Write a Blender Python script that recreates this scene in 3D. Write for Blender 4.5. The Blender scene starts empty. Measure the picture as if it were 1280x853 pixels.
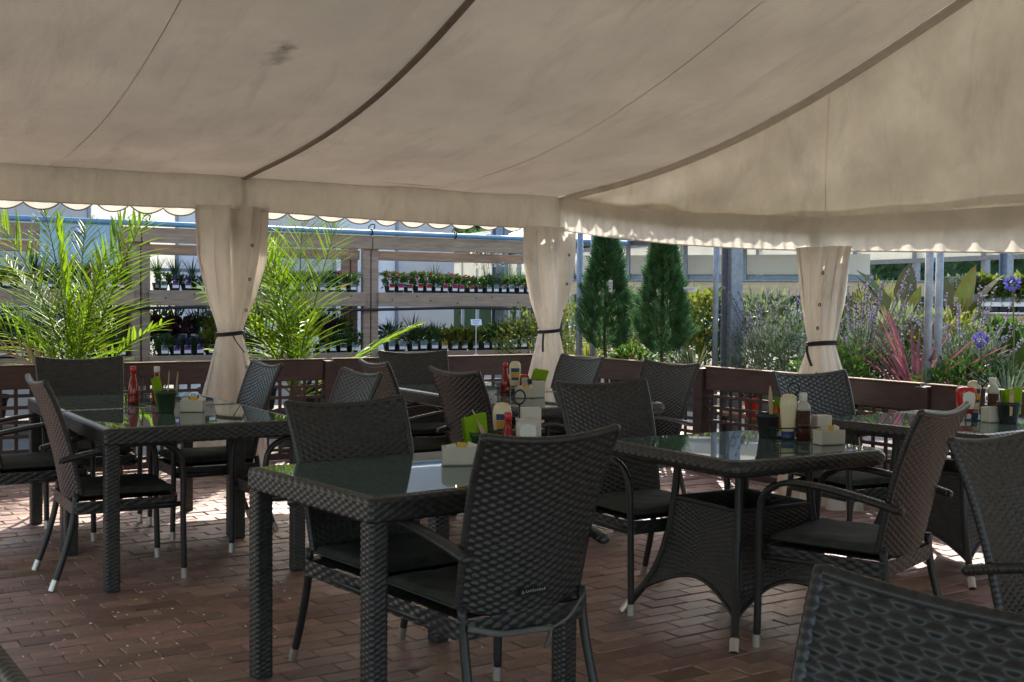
import bpy, math, random
import numpy as np
from mathutils import Vector, Matrix, Euler

# ------------------------------------------------------------------ camera, sky, sun, exposure
scene = bpy.context.scene
COL = scene.collection
cam_data = bpy.data.cameras.new('camera')
cam_data.sensor_width = 36.0
cam_data.lens = 36.0 * 1500.0 / 1280.0
cam_data.clip_start = 0.05
cam_data.clip_end = 400.0
cam = bpy.data.objects.new('camera', cam_data)
COL.objects.link(cam)
CAM_H = 1.325
cam.location = (0, 0, CAM_H)
cam.rotation_euler = (Matrix.Rotation(math.radians(90 - 2.043), 3, 'X') @ Matrix.Rotation(0.008, 3, 'Z')).to_euler()
scene.camera = cam

SUN_EL, SUN_AZ = 37.0, 4.0          # elevation, and azimuth clockwise from +Y (straight ahead)
world = bpy.data.worlds.new('World')
scene.world = world
world.use_nodes = True
wn = world.node_tree.nodes
bg = wn.get('Background') or wn.new('ShaderNodeBackground')
sky = wn.new('ShaderNodeTexSky')
sky.sky_type = 'NISHITA'
sky.sun_disc = False
sky.sun_elevation = math.radians(SUN_EL)
sky.sun_rotation = math.radians(SUN_AZ)
sky.air_density = 1.2
sky.dust_density = 2.0
world.node_tree.links.new(sky.outputs[0], bg.inputs[0])
bg.inputs[1].default_value = 0.15
sun_data = bpy.data.lights.new('sun', 'SUN')
sun_data.energy = 4.2
sun_data.angle = math.radians(0.6)
sun_data.color = (1.0, 0.93, 0.83)
sun = bpy.data.objects.new('sun', sun_data)
COL.objects.link(sun)
sun.rotation_euler = Euler((math.radians(-(90 - SUN_EL)), 0, math.radians(-SUN_AZ)), 'XYZ')
sun.location = (0, 20, 20)
vs = scene.view_settings
vs.view_transform = 'Standard'
vs.look = 'None'
vs.exposure = 1.4
vs.gamma = 1.0
vs.use_curve_mapping = False
scene.cycles.use_denoising = True
scene.cycles.max_bounces = 8
scene.cycles.transmission_bounces = 6
scene.cycles.transparent_max_bounces = 6

rng = np.random.default_rng(7)
random.seed(7)
PI = math.pi
ANG = math.radians(31.5)
E1 = np.array([math.cos(ANG), math.sin(ANG)])      # along the back eave, away to the right
E2 = np.array([-math.sin(ANG), math.cos(ANG)])     # away to the left
TP2 = np.array([0.42, 10.5])                       # corner post of the marquee

def tent(u, t):
    """marquee plan coordinates: u along the back eave to the left, t inward along the gable"""
    p = TP2 - E1 * u - E2 * t
    return p[0], p[1]

# ------------------------------------------------------------------ mesh building helpers
class MB:
    def __init__(s):
        s.v = []; s.f = []; s.n = 0; s.c = []
    def add(s, V, F, col=None):
        V = np.asarray(V, float).reshape(-1, 3)
        F = np.asarray(F, int)
        s.v.append(V); s.f.append(F + s.n); s.n += len(V)
        if col is not None:
            s.c.append(np.broadcast_to(np.asarray(col, float), (len(V),)))
        return s
    def data(s, name, smooth=False):
        me = bpy.data.meshes.new(name)
        V = np.concatenate(s.v)
        me.vertices.add(len(V))
        me.vertices.foreach_set('co', V.ravel())
        loops = np.concatenate([f.ravel() for f in s.f])
        tot = np.concatenate([np.full(len(f), f.shape[1]) for f in s.f])
        start = np.concatenate([[0], np.cumsum(tot)[:-1]])
        me.loops.add(len(loops))
        me.loops.foreach_set('vertex_index', loops.astype(np.int32))
        me.polygons.add(len(tot))
        me.polygons.foreach_set('loop_start', start.astype(np.int32))
        me.polygons.foreach_set('loop_total', tot.astype(np.int32))
        me.polygons.foreach_set('use_smooth', np.full(len(tot), bool(smooth)))
        if s.c and sum(len(c) for c in s.c) == len(V):
            at = me.attributes.new('rnd', 'FLOAT', 'POINT')
            at.data.foreach_set('value', np.concatenate(s.c))
        me.update(calc_edges=True)
        me.validate()
        return me
    def build(s, name, mat, parent=None, smooth=False, loc=None, rotz=0.0):
        me = s.data(name, smooth)
        return link(name, me, mat, parent, loc, rotz)

def link(name, me, mat=None, parent=None, loc=None, rotz=0.0):
    o = bpy.data.objects.new(name, me)
    COL.objects.link(o)
    if mat is not None and len(me.materials) == 0:
        me.materials.append(M[mat] if isinstance(mat, str) else mat)
    if parent is not None:
        o.parent = parent
    if loc is not None:
        o.location = loc
    o.rotation_euler = (0, 0, rotz)
    return o

def tag(o, label=None, cat=None, group=None, kind=None):
    if label: o['label'] = label
    if cat: o['category'] = cat
    if group: o['group'] = group
    if kind: o['kind'] = kind
    return o

def thing(name, label, cat, loc=(0, 0, 0), rotz=0.0, group=None):
    o = bpy.data.objects.new(name, None)
    o.empty_display_size = 0.1
    COL.objects.link(o)
    o.location = loc
    o.rotation_euler = (0, 0, rotz)
    return tag(o, label, cat, group)

def dup(root, loc, rotz, label, group=None, scale=None):
    def cp(o, par):
        c = o.copy()
        COL.objects.link(c)
        c.parent = par
        for ch in o.children:
            cp(ch, c)
        return c
    r = cp(root, None)
    r.location = loc
    r.rotation_euler = (0, 0, rotz)
    if scale is not None:
        r.scale = scale
    r['label'] = label
    if group: r['group'] = group
    return r

def rz(a):
    c, s_ = math.cos(a), math.sin(a)
    return np.array([[c, -s_, 0], [s_, c, 0], [0, 0, 1]])

_cbF = None
def cbox(c, s, b=0.004, rot=None):
    """box with chamfered edges: centre, size, chamfer"""
    c = np.asarray(c, float); h = np.asarray(s, float) / 2
    b = min(b, h.min() * 0.9)
    V = []; idx = {}
    for sx in (-1, 1):
        for sy in (-1, 1):
            for sz in (-1, 1):
                sg = np.array([sx, sy, sz])
                for ax in range(3):
                    p = sg * (h - b)
                    p[ax] = sg[ax] * h[ax]
                    idx[(sx, sy, sz, ax)] = len(V); V.append(p)
    F4 = []; F3 = []
    for ax in range(3):
        o1, o2 = (ax + 1) % 3, (ax + 2) % 3
        for sg in (-1, 1):
            q = []
            for a, b2 in ((-1, -1), (1, -1), (1, 1), (-1, 1)):
                k = [0, 0, 0]; k[ax] = sg; k[o1] = a; k[o2] = b2
                q.append(idx[(*k, ax)])
            F4.append(q if sg > 0 else q[::-1])
    for ax in range(3):
        o1, o2 = (ax + 1) % 3, (ax + 2) % 3
        for a in (-1, 1):
            for b2 in (-1, 1):
                k1 = [0, 0, 0]; k1[o1] = a; k1[o2] = b2
                k0 = list(k1); k0[ax] = -1; k1[ax] = 1
                q = [idx[(*k0, o1)], idx[(*k1, o1)], idx[(*k1, o2)], idx[(*k0, o2)]]
                F4.append(q if a * b2 < 0 else q[::-1])
    for sx in (-1, 1):
        for sy in (-1, 1):
            for sz in (-1, 1):
                t = [idx[(sx, sy, sz, a)] for a in range(3)]
                F3.append(t if sx * sy * sz > 0 else t[::-1])
    V = np.array(V)
    if rot is not None:
        V = V @ np.asarray(rot).T
    return V + c, np.array(F4), np.array(F3)

def addbox(m, c, s, b=0.004, rot=None, col=None):
    V, F4, F3 = cbox(c, s, b, rot)
    n = m.n
    m.add(V, F4, col)
    m.f.append(F3 + n)
    return m

def plainbox(c, s, rot=None):
    h = np.asarray(s, float) / 2
    V = np.array([[x, y, z] for x in (-1, 1) for y in (-1, 1) for z in (-1, 1)]) * h
    F = np.array([[0, 1, 3, 2], [4, 6, 7, 5], [0, 4, 5, 1], [2, 3, 7, 6], [0, 2, 6, 4], [1, 5, 7, 3]])
    if rot is not None: V = V @ np.asarray(rot).T
    return V + np.asarray(c, float), F

def frames(P, closed=False):
    P = np.asarray(P, float)
    if closed:
        T = np.roll(P, -1, 0) - np.roll(P, 1, 0)
    else:
        T = np.gradient(P, axis=0)
    T /= np.linalg.norm(T, axis=1)[:, None] + 1e-12
    up = np.array([0, 0, 1.0])
    if abs(T[0] @ up) > 0.9: up = np.array([1.0, 0, 0])
    N = np.zeros_like(P)
    n = np.cross(np.cross(T[0], up), T[0]); n /= np.linalg.norm(n)
    N[0] = n
    for i in range(1, len(P)):
        n = N[i - 1] - T[i] * (N[i - 1] @ T[i])
        N[i] = n / (np.linalg.norm(n) + 1e-12)
    return T, N, np.cross(T, N)

def tube(m, P, r, k=8, closed=False, caps=True, flat=1.0, col=None):
    P = np.asarray(P, float); n = len(P)
    r = np.broadcast_to(np.asarray(r, float), (n,))
    T, N, B = frames(P, closed)
    a = np.linspace(0, 2 * PI, k, endpoint=False)
    V = P[:, None, :] + r[:, None, None] * (N[:, None, :] * np.cos(a)[None, :, None] * flat + B[:, None, :] * np.sin(a)[None, :, None])
    ii = np.arange(n if closed else n - 1); jj = np.arange(k)
    I, J = np.meshgrid(ii, jj, indexing='ij')
    I2 = (I + 1) % n; J2 = (J + 1) % k
    F = np.stack([I * k + J, I * k + J2, I2 * k + J2, I2 * k + J], -1).reshape(-1, 4)
    base = m.n
    m.add(V, F[:, ::-1], col)
    if caps and not closed:
        m.f.append(np.array([np.arange(k) + base]))
        m.f.append(np.array([(n - 1) * k + np.arange(k)[::-1] + base]))
    return m

def smooth_path(pts, n=24):
    """Catmull-Rom through the points"""
    P = np.asarray(pts, float)
    Q = np.vstack([2 * P[0] - P[1], P, 2 * P[-1] - P[-2]])
    out = []
    seg = len(P) - 1
    for t in np.linspace(0, seg - 1e-6, n):
        i = int(t); f = t - i
        p0, p1, p2, p3 = Q[i], Q[i + 1], Q[i + 2], Q[i + 3]
        out.append(0.5 * (2 * p1 + (p2 - p0) * f + (2 * p0 - 5 * p1 + 4 * p2 - p3) * f * f + (3 * p1 - p0 - 3 * p2 + p3) * f ** 3))
    return np.array(out)

def lathe(m, prof, k=16, c=(0, 0, 0), cap=True, sx=1.0, sy=1.0):
    prof = np.asarray(prof, float); n = len(prof)
    a = np.linspace(0, 2 * PI, k, endpoint=False)
    V = np.zeros((n, k, 3))
    V[..., 0] = prof[:, :1] * np.cos(a) * sx
    V[..., 1] = prof[:, :1] * np.sin(a) * sy
    V[..., 2] = prof[:, 1:2]
    V += np.asarray(c, float)
    I, J = np.meshgrid(np.arange(n - 1), np.arange(k), indexing='ij')
    J2 = (J + 1) % k
    F = np.stack([I * k + J, I * k + J2, (I + 1) * k + J2, (I + 1) * k + J], -1).reshape(-1, 4)
    base = m.n
    m.add(V, F)
    if cap:
        m.f.append(np.array([np.arange(k)[::-1] + base]))
        m.f.append(np.array([(n - 1) * k + np.arange(k) + base]))
    return m

def grid(m, P, closed_u=False, flip=False, col=None):
    nu, nv = P.shape[:2]
    I, J = np.meshgrid(np.arange(nu if closed_u else nu - 1), np.arange(nv - 1), indexing='ij')
    I2 = (I + 1) % nu
    F = np.stack([I * nv + J, I2 * nv + J, I2 * nv + J + 1, I * nv + J + 1], -1).reshape(-1, 4)
    if flip: F = F[:, ::-1]
    m.add(P.reshape(-1, 3), F, col)
    return m

def surf_normals(P, closed_u=False):
    if closed_u:
        du = np.roll(P, -1, 0) - np.roll(P, 1, 0)
    else:
        du = np.gradient(P, axis=0)
    dv = np.gradient(P, axis=1)
    N = np.cross(du, dv)
    return N / (np.linalg.norm(N, axis=2)[..., None] + 1e-12)

def weave_h(cu, cv):
    """wicker relief for cell coordinates: flat strands running along u, passing over and under stakes"""
    i = np.floor(cu); j = np.floor(cv); fu = cu - i; fv = cv - j
    over = ((i + j) % 2) == 0
    def P(x, y):      # one visible strand float: a long oval that overlaps its neighbours
        ca = np.cos(PI / 2 * np.clip((x - 0.5) / 0.78, -1, 1)); cb = np.cos(PI / 2 * np.clip((y - 0.5) / 0.64, -1, 1))
        return np.clip(ca, 0, 1) ** 0.6 * np.clip(cb, 0, 1) ** 0.55
    side = np.maximum(np.maximum(P(fu + 1, fv), P(fu - 1, fv)), np.maximum(P(fu, fv + 1), P(fu, fv - 1)))
    return np.where(over, np.maximum(P(fu, fv), 0), side)

def woven(m, fn, nu, nv, amp, su=6, sv=4, closed_u=False, flip=False, base=0.0):
    """fn(u,v in 0..1 arrays) -> points; nu, nv cells"""
    U = np.linspace(0, 1, nu * su + (0 if closed_u else 1), endpoint=not closed_u)
    V = np.linspace(0, 1, nv * sv + 1)
    UU, VV = np.meshgrid(U, V, indexing='ij')
    P = fn(UU, VV)
    N = surf_normals(P, closed_u)
    h = weave_h(UU * nu * 0.99999, VV * nv * 0.99999)
    P = P + N * (base + amp * h)[..., None] * (-1 if flip else 1)
    grid(m, P, closed_u, flip)
    return m

def rsq(t, hx, hy, r):
    """closed rounded rectangle, t 0..1 -> x, y (uniform in arc length), counter clockwise"""
    pts = []
    for cx, cy, a0 in ((hx - r, -hy + r, -PI / 2), (hx - r, hy - r, 0), (-hx + r, hy - r, PI / 2), (-hx + r, -hy + r, PI)):
        for a in np.linspace(a0, a0 + PI / 2, 7):
            pts.append((cx + r * math.cos(a), cy + r * math.sin(a)))
    pts.append(pts[0])
    p = np.array(pts); d = np.concatenate([[0], np.cumsum(np.linalg.norm(np.diff(p, axis=0), axis=1))])
    d /= d[-1]
    return np.interp(t, d, p[:, 0]), np.interp(t, d, p[:, 1])

def leafmesh(m, P, D, S, L, W, fold=0.15, col=None):
    """one folded diamond leaf per row: base point, direction, side vector, length, width"""
    P = np.asarray(P); D = np.asarray(D); S = np.asarray(S)
    L = np.broadcast_to(L, (len(P),))[:, None]; W = np.broadcast_to(W, (len(P),))[:, None]
    D = D / (np.linalg.norm(D, axis=1)[:, None] + 1e-9)
    S = S - D * (S * D).sum(1)[:, None]
    S = S / (np.linalg.norm(S, axis=1)[:, None] + 1e-9)
    Nn = np.cross(D, S)
    tip = P + D * L
    mid = P + D * L * 0.45
    l = mid + S * W / 2 + Nn * W * fold
    r = mid - S * W / 2 + Nn * W * fold
    V = np.stack([P, l, tip, r], 1).reshape(-1, 3)
    b = np.arange(len(P)) * 4
    F = np.concatenate([np.stack([b, b + 2, b + 1], 1), np.stack([b, b + 3, b + 2], 1)])
    c = None
    if col is not None:
        c = np.repeat(np.broadcast_to(col, (len(P),)), 4)
    m.add(V, F, c)
    return m

def ribbon(m, C, W, up=None, fold=0.25, col=None):
    """strap leaves: C (n, k, 3) centre lines, W (k,) or (n,k) widths"""
    C = np.asarray(C, float); n, k = C.shape[:2]
    W = np.broadcast_to(W, (n, k))
    T = np.gradient(C, axis=1)
    T /= np.linalg.norm(T, axis=2)[..., None] + 1e-9
    upv = np.array([0, 0, 1.0]) if up is None else up
    S = np.cross(T, np.broadcast_to(upv, T.shape))
    ln = np.linalg.norm(S, axis=2)[..., None]
    alt = np.cross(T, np.broadcast_to(np.array([0.3, 1.0, 0]), T.shape))
    S = np.where(ln < 0.15, alt, S)
    S /= np.linalg.norm(S, axis=2)[..., None] + 1e-9
    Nn = np.cross(S, T)
    a = C + S * W[..., None] / 2 + Nn * W[..., None] * fold
    b = C - S * W[..., None] / 2 + Nn * W[..., None] * fold
    V = np.stack([a, C, b], 2)                       # n,k,3,3
    I, J, Q = np.meshgrid(np.arange(n), np.arange(k - 1), np.arange(2), indexing='ij')
    base = (I * k + J) * 3 + Q
    F = np.stack([base, base + 1, base + 4, base + 3], -1).reshape(-1, 4)
    c = None
    if col is not None:
        c = np.repeat(np.broadcast_to(col, (n,)), k * 3)
    m.add(V.reshape(-1, 3), F, c)
    return m

def unit(n):
    v = rng.normal(size=(n, 3))
    return v / np.linalg.norm(v, axis=1)[:, None]

# ------------------------------------------------------------------ procedural materials
M = {}
def mat(name, color, rough=0.6, spec=0.4, metallic=0.0, var=0.25, scale=8.0, color2=None, bump=0.0, bscale=60.0,
        transl=0.0, coat=0.0, stretch=None, rnd=0.0, detail=6.0, objrnd=0.0, tcol=None):
    m = bpy.data.materials.new(name)
    m.use_nodes = True
    nt = m.node_tree; n = nt.nodes; L = nt.links
    bs = n.get('Principled BSDF')
    bs.inputs['Roughness'].default_value = rough
    bs.inputs['Specular IOR Level'].default_value = spec
    bs.inputs['Metallic'].default_value = metallic
    if coat: bs.inputs['Coat Weight'].default_value = coat
    tc = n.new('ShaderNodeTexCoord')
    src = tc.outputs['Object']
    if stretch is not None:
        mp = n.new('ShaderNodeMapping'); mp.inputs['Scale'].default_value = stretch
        L.new(src, mp.inputs[0]); src = mp.outputs[0]
    nz = n.new('ShaderNodeTexNoise'); nz.inputs['Scale'].default_value = scale; nz.inputs['Detail'].default_value = detail
    nz.inputs['Roughness'].default_value = 0.62
    L.new(src, nz.inputs['Vector'])
    rp = n.new('ShaderNodeMapRange'); rp.inputs[1].default_value = 0.3; rp.inputs[2].default_value = 0.7
    L.new(nz.outputs['Fac'], rp.inputs[0])
    mix = n.new('ShaderNodeMix'); mix.data_type = 'RGBA'
    c = np.array(color)
    c2 = np.array(color2) if color2 is not None else np.clip(c * (1 - var), 0, 1)
    c1 = c if color2 is not None else np.clip(c * (1 + var), 0, 1)
    mix.inputs['A'].default_value = (*c2, 1)
    mix.inputs['B'].default_value = (*c1, 1)
    L.new(rp.outputs[0], mix.inputs['Factor'])
    out = mix.outputs['Result']
    if rnd or objrnd:
        hs = n.new('ShaderNodeHueSaturation')
        L.new(out, hs.inputs['Color'])
        add = n.new('ShaderNodeMath'); add.operation = 'ADD'
        at = n.new('ShaderNodeAttribute'); at.attribute_name = 'rnd'
        oi = n.new('ShaderNodeObjectInfo')
        L.new(at.outputs['Fac'], add.inputs[0]); L.new(oi.outputs['Random'], add.inputs[1])
        fr = n.new('ShaderNodeMath'); fr.operation = 'FRACT'; L.new(add.outputs[0], fr.inputs[0])
        r = max(rnd, objrnd)
        mr = n.new('ShaderNodeMapRange'); mr.inputs[3].default_value = 1 - r; mr.inputs[4].default_value = 1 + r
        L.new(fr.outputs[0], mr.inputs[0]); L.new(mr.outputs[0], hs.inputs['Value'])
        m2 = n.new('ShaderNodeMath'); m2.operation = 'MULTIPLY'; m2.inputs[1].default_value = 7.31; L.new(fr.outputs[0], m2.inputs[0])
        f2 = n.new('ShaderNodeMath'); f2.operation = 'FRACT'; L.new(m2.outputs[0], f2.inputs[0])
        mh = n.new('ShaderNodeMapRange'); mh.inputs[3].default_value = 0.5 - r * 0.05; mh.inputs[4].default_value = 0.5 + r * 0.05
        L.new(f2.outputs[0], mh.inputs[0]); L.new(mh.outputs[0], hs.inputs['Hue'])
        out = hs.outputs['Color']
    L.new(out, bs.inputs['Base Color'])
    if bump:
        b2 = n.new('ShaderNodeTexNoise'); b2.inputs['Scale'].default_value = bscale; b2.inputs['Detail'].default_value = 5
        L.new(src, b2.inputs['Vector'])
        bp = n.new('ShaderNodeBump'); bp.inputs['Strength'].default_value = bump; bp.inputs['Distance'].default_value = 0.01
        L.new(b2.outputs['Fac'], bp.inputs['Height']); L.new(bp.outputs[0], bs.inputs['Normal'])
    if transl:
        tr = n.new('ShaderNodeBsdfTranslucent')
        ms = n.new('ShaderNodeMixShader'); ms.inputs[0].default_value = transl
        if tcol is not None:
            mm = n.new('ShaderNodeMix'); mm.data_type = 'RGBA'; mm.blend_type = 'MULTIPLY'; mm.inputs['Factor'].default_value = 1
            L.new(out, mm.inputs['A']); mm.inputs['B'].default_value = (*tcol, 1)
            L.new(mm.outputs['Result'], tr.inputs['Color'])
        else:
            L.new(out, tr.inputs['Color'])
        L.new(bs.outputs[0], ms.inputs[1]); L.new(tr.outputs[0], ms.inputs[2])
        L.new(ms.outputs[0], n['Material Output'].inputs[0])
    M[name] = m
    return m

mat('roof_fabric', (0.65, 0.595, 0.485), 0.75, 0.2, color2=(0.51, 0.465, 0.385), scale=1.6, stretch=(1, 1, 1), bump=0.25, bscale=7.0, transl=0.066, detail=9)
mat('gable_fabric', (0.72, 0.66, 0.52), 0.75, 0.2, color2=(0.52, 0.46, 0.36), scale=2.2, bump=0.3, bscale=6.0, transl=0.095, detail=9)
mat('valance_fabric', (0.80, 0.765, 0.68), 0.7, 0.25, color2=(0.64, 0.605, 0.535), scale=2.5, bump=0.3, bscale=9.0, transl=0.36, detail=8)
mat('curtain_fabric', (0.84, 0.81, 0.75), 0.75, 0.2, color2=(0.66, 0.62, 0.56), scale=5, bump=0.3, bscale=14, transl=0.45, detail=8, stretch=(1, 1, 0.35))
mat('strap', (0.035, 0.035, 0.04), 0.7, 0.3)
mat('rafter_strap', (0.28, 0.25, 0.20), 0.7, 0.2, scale=3)
mat('alu', (0.42, 0.43, 0.44), 0.4, 0.5, metallic=0.85, var=0.1)
mat('dark_alu', (0.10, 0.10, 0.105), 0.45, 0.5, metallic=0.5)
mat('wicker', (0.030, 0.0298, 0.0292), 0.36, 0.55, var=0.45, scale=45)
mat('wicker_tube', (0.024, 0.0235, 0.0235), 0.38, 0.5, var=0.3, scale=30)
mat('cap_metal', (0.62, 0.60, 0.56), 0.38, 0.5, metallic=0.9, var=0.1)
mat('cushion', (0.058, 0.062, 0.052), 0.85, 0.2, var=0.3, scale=14, bump=0.25, bscale=250)
mat('table_glass', (0.085, 0.140, 0.135), 0.02, 0.6, var=0.08, scale=3)
mat('fence_wood', (0.078, 0.050, 0.047), 0.5, 0.4, color2=(0.040, 0.024, 0.023), scale=5, stretch=(1, 1, 5), bump=0.3, bscale=40, detail=9, objrnd=0.15)
mat('rack_wood', (0.37, 0.275, 0.205), 0.8, 0.2, color2=(0.22, 0.162, 0.125), scale=4, stretch=(1, 1, 7), bump=0.4, bscale=30, detail=9, objrnd=0.15)
mat('pale_wood', (0.42, 0.32, 0.20), 0.8, 0.2, color2=(0.28, 0.205, 0.13), scale=4, stretch=(1, 1, 6), bump=0.3, bscale=30, objrnd=0.12)
mat('brick', (0.385, 0.235, 0.185), 0.45, 0.5, color2=(0.245, 0.148, 0.120), scale=16, bump=0.45, bscale=110, objrnd=0.34, detail=9)
mat('joint_sand', (0.46, 0.38, 0.25), 0.95, 0.1, color2=(0.10, 0.08, 0.06), scale=3, bump=0.5, bscale=200)
mat('ground', (0.20, 0.185, 0.165), 0.95, 0.1, scale=2, bump=0.4, bscale=40)
mat('galv', (0.25, 0.29, 0.35), 0.5, 0.5, metallic=0.55, var=0.2, scale=25)
mat('blue_steel', (0.20, 0.27, 0.36), 0.5, 0.5, metallic=0.3, var=0.15)
mat('blue_pipe', (0.11, 0.25, 0.40), 0.4, 0.5, var=0.12)
mat('panel_blue', (0.62, 0.67, 0.73), 0.45, 0.4, color2=(0.50, 0.56, 0.64), scale=1.2, transl=0.36, stretch=(1, 1, 0.3))
mat('panel_grey', (0.52, 0.54, 0.57), 0.5, 0.4, color2=(0.42, 0.45, 0.49), scale=1.2, transl=0.33)
mat('panel_white', (0.80, 0.80, 0.76), 0.5, 0.3, var=0.08, scale=1.0, transl=0.55)
mat('sign_blue', (0.40, 0.58, 0.74), 0.45, 0.4, var=0.06, transl=0.15)
mat('sign_ink', (0.06, 0.10, 0.17), 0.6, 0.3)
mat('bench_wood', (0.62, 0.48, 0.31), 0.8, 0.2, color2=(0.45, 0.34, 0.21), scale=4, stretch=(1, 1, 6), bump=0.3, bscale=30, objrnd=0.12)
mat('hose', (0.015, 0.016, 0.018), 0.5, 0.4)

def dirty_fabric(name, ang, amount, streak_col):
    """adds stretched wrinkles (relief) and dirt streaks with a shape of their own to a fabric material"""
    m = M[name]; nt = m.node_tree; n = nt.nodes; L = nt.links
    bs = n['Principled BSDF']
    tc = n.new('ShaderNodeTexCoord')
    rot = n.new('ShaderNodeMapping'); rot.inputs['Rotation'].default_value = (0, 0, -ang); L.new(tc.outputs['Object'], rot.inputs[0])
    st = n.new('ShaderNodeMapping'); st.inputs['Scale'].default_value = (2.6, 0.55, 1.2); L.new(rot.outputs[0], st.inputs[0])
    nz = n.new('ShaderNodeTexNoise'); nz.inputs['Scale'].default_value = 1.7; nz.inputs['Detail'].default_value = 10; nz.inputs['Roughness'].default_value = .68
    nz.inputs['Distortion'].default_value = .6
    L.new(st.outputs[0], nz.inputs['Vector'])
    mr = n.new('ShaderNodeMapRange'); mr.inputs[1].default_value = .52; mr.inputs[2].default_value = .80; mr.inputs[4].default_value = amount
    L.new(nz.outputs['Fac'], mr.inputs[0])
    mx = n.new('ShaderNodeMix'); mx.data_type = 'RGBA'; mx.inputs['B'].default_value = (*streak_col, 1)
    L.new(mr.outputs[0], mx.inputs['Factor'])
    old = bs.inputs['Base Color'].links[0].from_socket
    L.new(old, mx.inputs['A'])
    for nd in n:
        for sck in nd.inputs:
            for l in list(sck.links):
                if l.from_socket == old and nd.name != mx.name: L.new(mx.outputs['Result'], sck)
    # wrinkles
    w = n.new('ShaderNodeTexNoise'); w.inputs['Scale'].default_value = 1.3; w.inputs['Detail'].default_value = 6; w.inputs['Distortion'].default_value = 1.2
    s2 = n.new('ShaderNodeMapping'); s2.inputs['Scale'].default_value = (3.2, 0.8, 1.5); L.new(rot.outputs[0], s2.inputs[0]); L.new(s2.outputs[0], w.inputs['Vector'])
    bp = n.new('ShaderNodeBump'); bp.inputs['Strength'].default_value = .55; bp.inputs['Distance'].default_value = .06
    L.new(w.outputs['Fac'], bp.inputs['Height'])
    if bs.inputs['Normal'].links:
        ob = bs.inputs['Normal'].links[0].from_node; L.new(bp.outputs[0], ob.inputs['Normal'])
    else:
        L.new(bp.outputs[0], bs.inputs['Normal'])
dirty_fabric('roof_fabric', ANG, .38, (0.22, 0.19, 0.155))
dirty_fabric('gable_fabric', ANG + PI / 2, .45, (0.30, 0.26, 0.20))
dirty_fabric('valance_fabric', ANG, .40, (0.30, 0.26, 0.21))
dirty_fabric('curtain_fabric', 0.0, .5, (0.26, 0.21, 0.15))

def stain(name, point, radius, strength, stretch=(1, 1, 1), ang=0.0, col=(0.035, 0.03, 0.03)):
    """a mould or soot mark fixed to one spot of the cloth"""
    m = M[name]; nt = m.node_tree; n = nt.nodes; L = nt.links
    bs = n['Principled BSDF']
    tc = n.new('ShaderNodeTexCoord')
    sb = n.new('ShaderNodeVectorMath'); sb.operation = 'SUBTRACT'; sb.inputs[1].default_value = point; L.new(tc.outputs['Object'], sb.inputs[0])
    mp = n.new('ShaderNodeMapping'); mp.vector_type = 'TEXTURE'; mp.inputs['Rotation'].default_value = (0, 0, ang); mp.inputs['Scale'].default_value = stretch; L.new(sb.outputs[0], mp.inputs[0])
    ln = n.new('ShaderNodeVectorMath'); ln.operation = 'LENGTH'; L.new(mp.outputs[0], ln.inputs[0])
    nz = n.new('ShaderNodeTexNoise'); nz.inputs['Scale'].default_value = 9; nz.inputs['Detail'].default_value = 8; L.new(tc.outputs['Object'], nz.inputs['Vector'])
    ad = n.new('ShaderNodeMath'); ad.operation = 'MULTIPLY_ADD'; ad.inputs[1].default_value = radius * 1.6; ad.inputs[2].default_value = -radius * .8
    L.new(nz.outputs['Fac'], ad.inputs[0])
    a2 = n.new('ShaderNodeMath'); L.new(ln.outputs['Value'], a2.inputs[0]); L.new(ad.outputs[0], a2.inputs[1])
    mr = n.new('ShaderNodeMapRange'); mr.interpolation_type = 'SMOOTHSTEP'; mr.inputs[1].default_value = radius; mr.inputs[2].default_value = radius * .1; mr.inputs[3].default_value = 0; mr.inputs[4].default_value = strength
    L.new(a2.outputs[0], mr.inputs[0])
    mx = n.new('ShaderNodeMix'); mx.data_type = 'RGBA'; mx.inputs['B'].default_value = (*col, 1); L.new(mr.outputs[0], mx.inputs['Factor'])
    old = bs.inputs['Base Color'].links[0].from_socket
    L.new(old, mx.inputs['A'])
    for nd in n:
        for sck in nd.inputs:
            for l in list(sck.links):
                if l.from_socket == old and nd.name != mx.name: L.new(mx.outputs['Result'], sck)
stain('roof_fabric', (-1.59, -4.35, 2.64), .10, .85)
stain('roof_fabric', (-1.66, -4.20, 2.60), .09, .55, (1, 2.6, 1), .5)
stain('roof_fabric', (-1.18, -1.00, 2.22), .07, .6, (4.0, .8, 1), ANG)
stain('roof_fabric', (-2.45, -1.55, 2.24), .06, .5)
stain('roof_fabric', (0.55, -3.2, 2.5), .05, .5, (2.5, .8, 1), -.9)
# ------------------------------------------------------------------ ground and brick paving
m = MB(); m.add([[-150, -60, -0.06], [150, -60, -0.06], [150, 240, -0.06], [-150, 240, -0.06]], [[0, 1, 2, 3]])
tag(m.build('ground', 'ground'), 'pale gritty yard ground around and beyond the marquee', kind='structure')
m = MB()
P = np.array([[*tent(u, t), -0.0045] for u, t in ((-2.2, -1.0), (14, -1.0), (14, 12), (-2.2, 12))])
m.add(P, [[0, 3, 2, 1]])
paving = m.build('paving', 'joint_sand')
tag(paving, 'red brown brick paving with sandy joints under the marquee', kind='structure')

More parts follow.
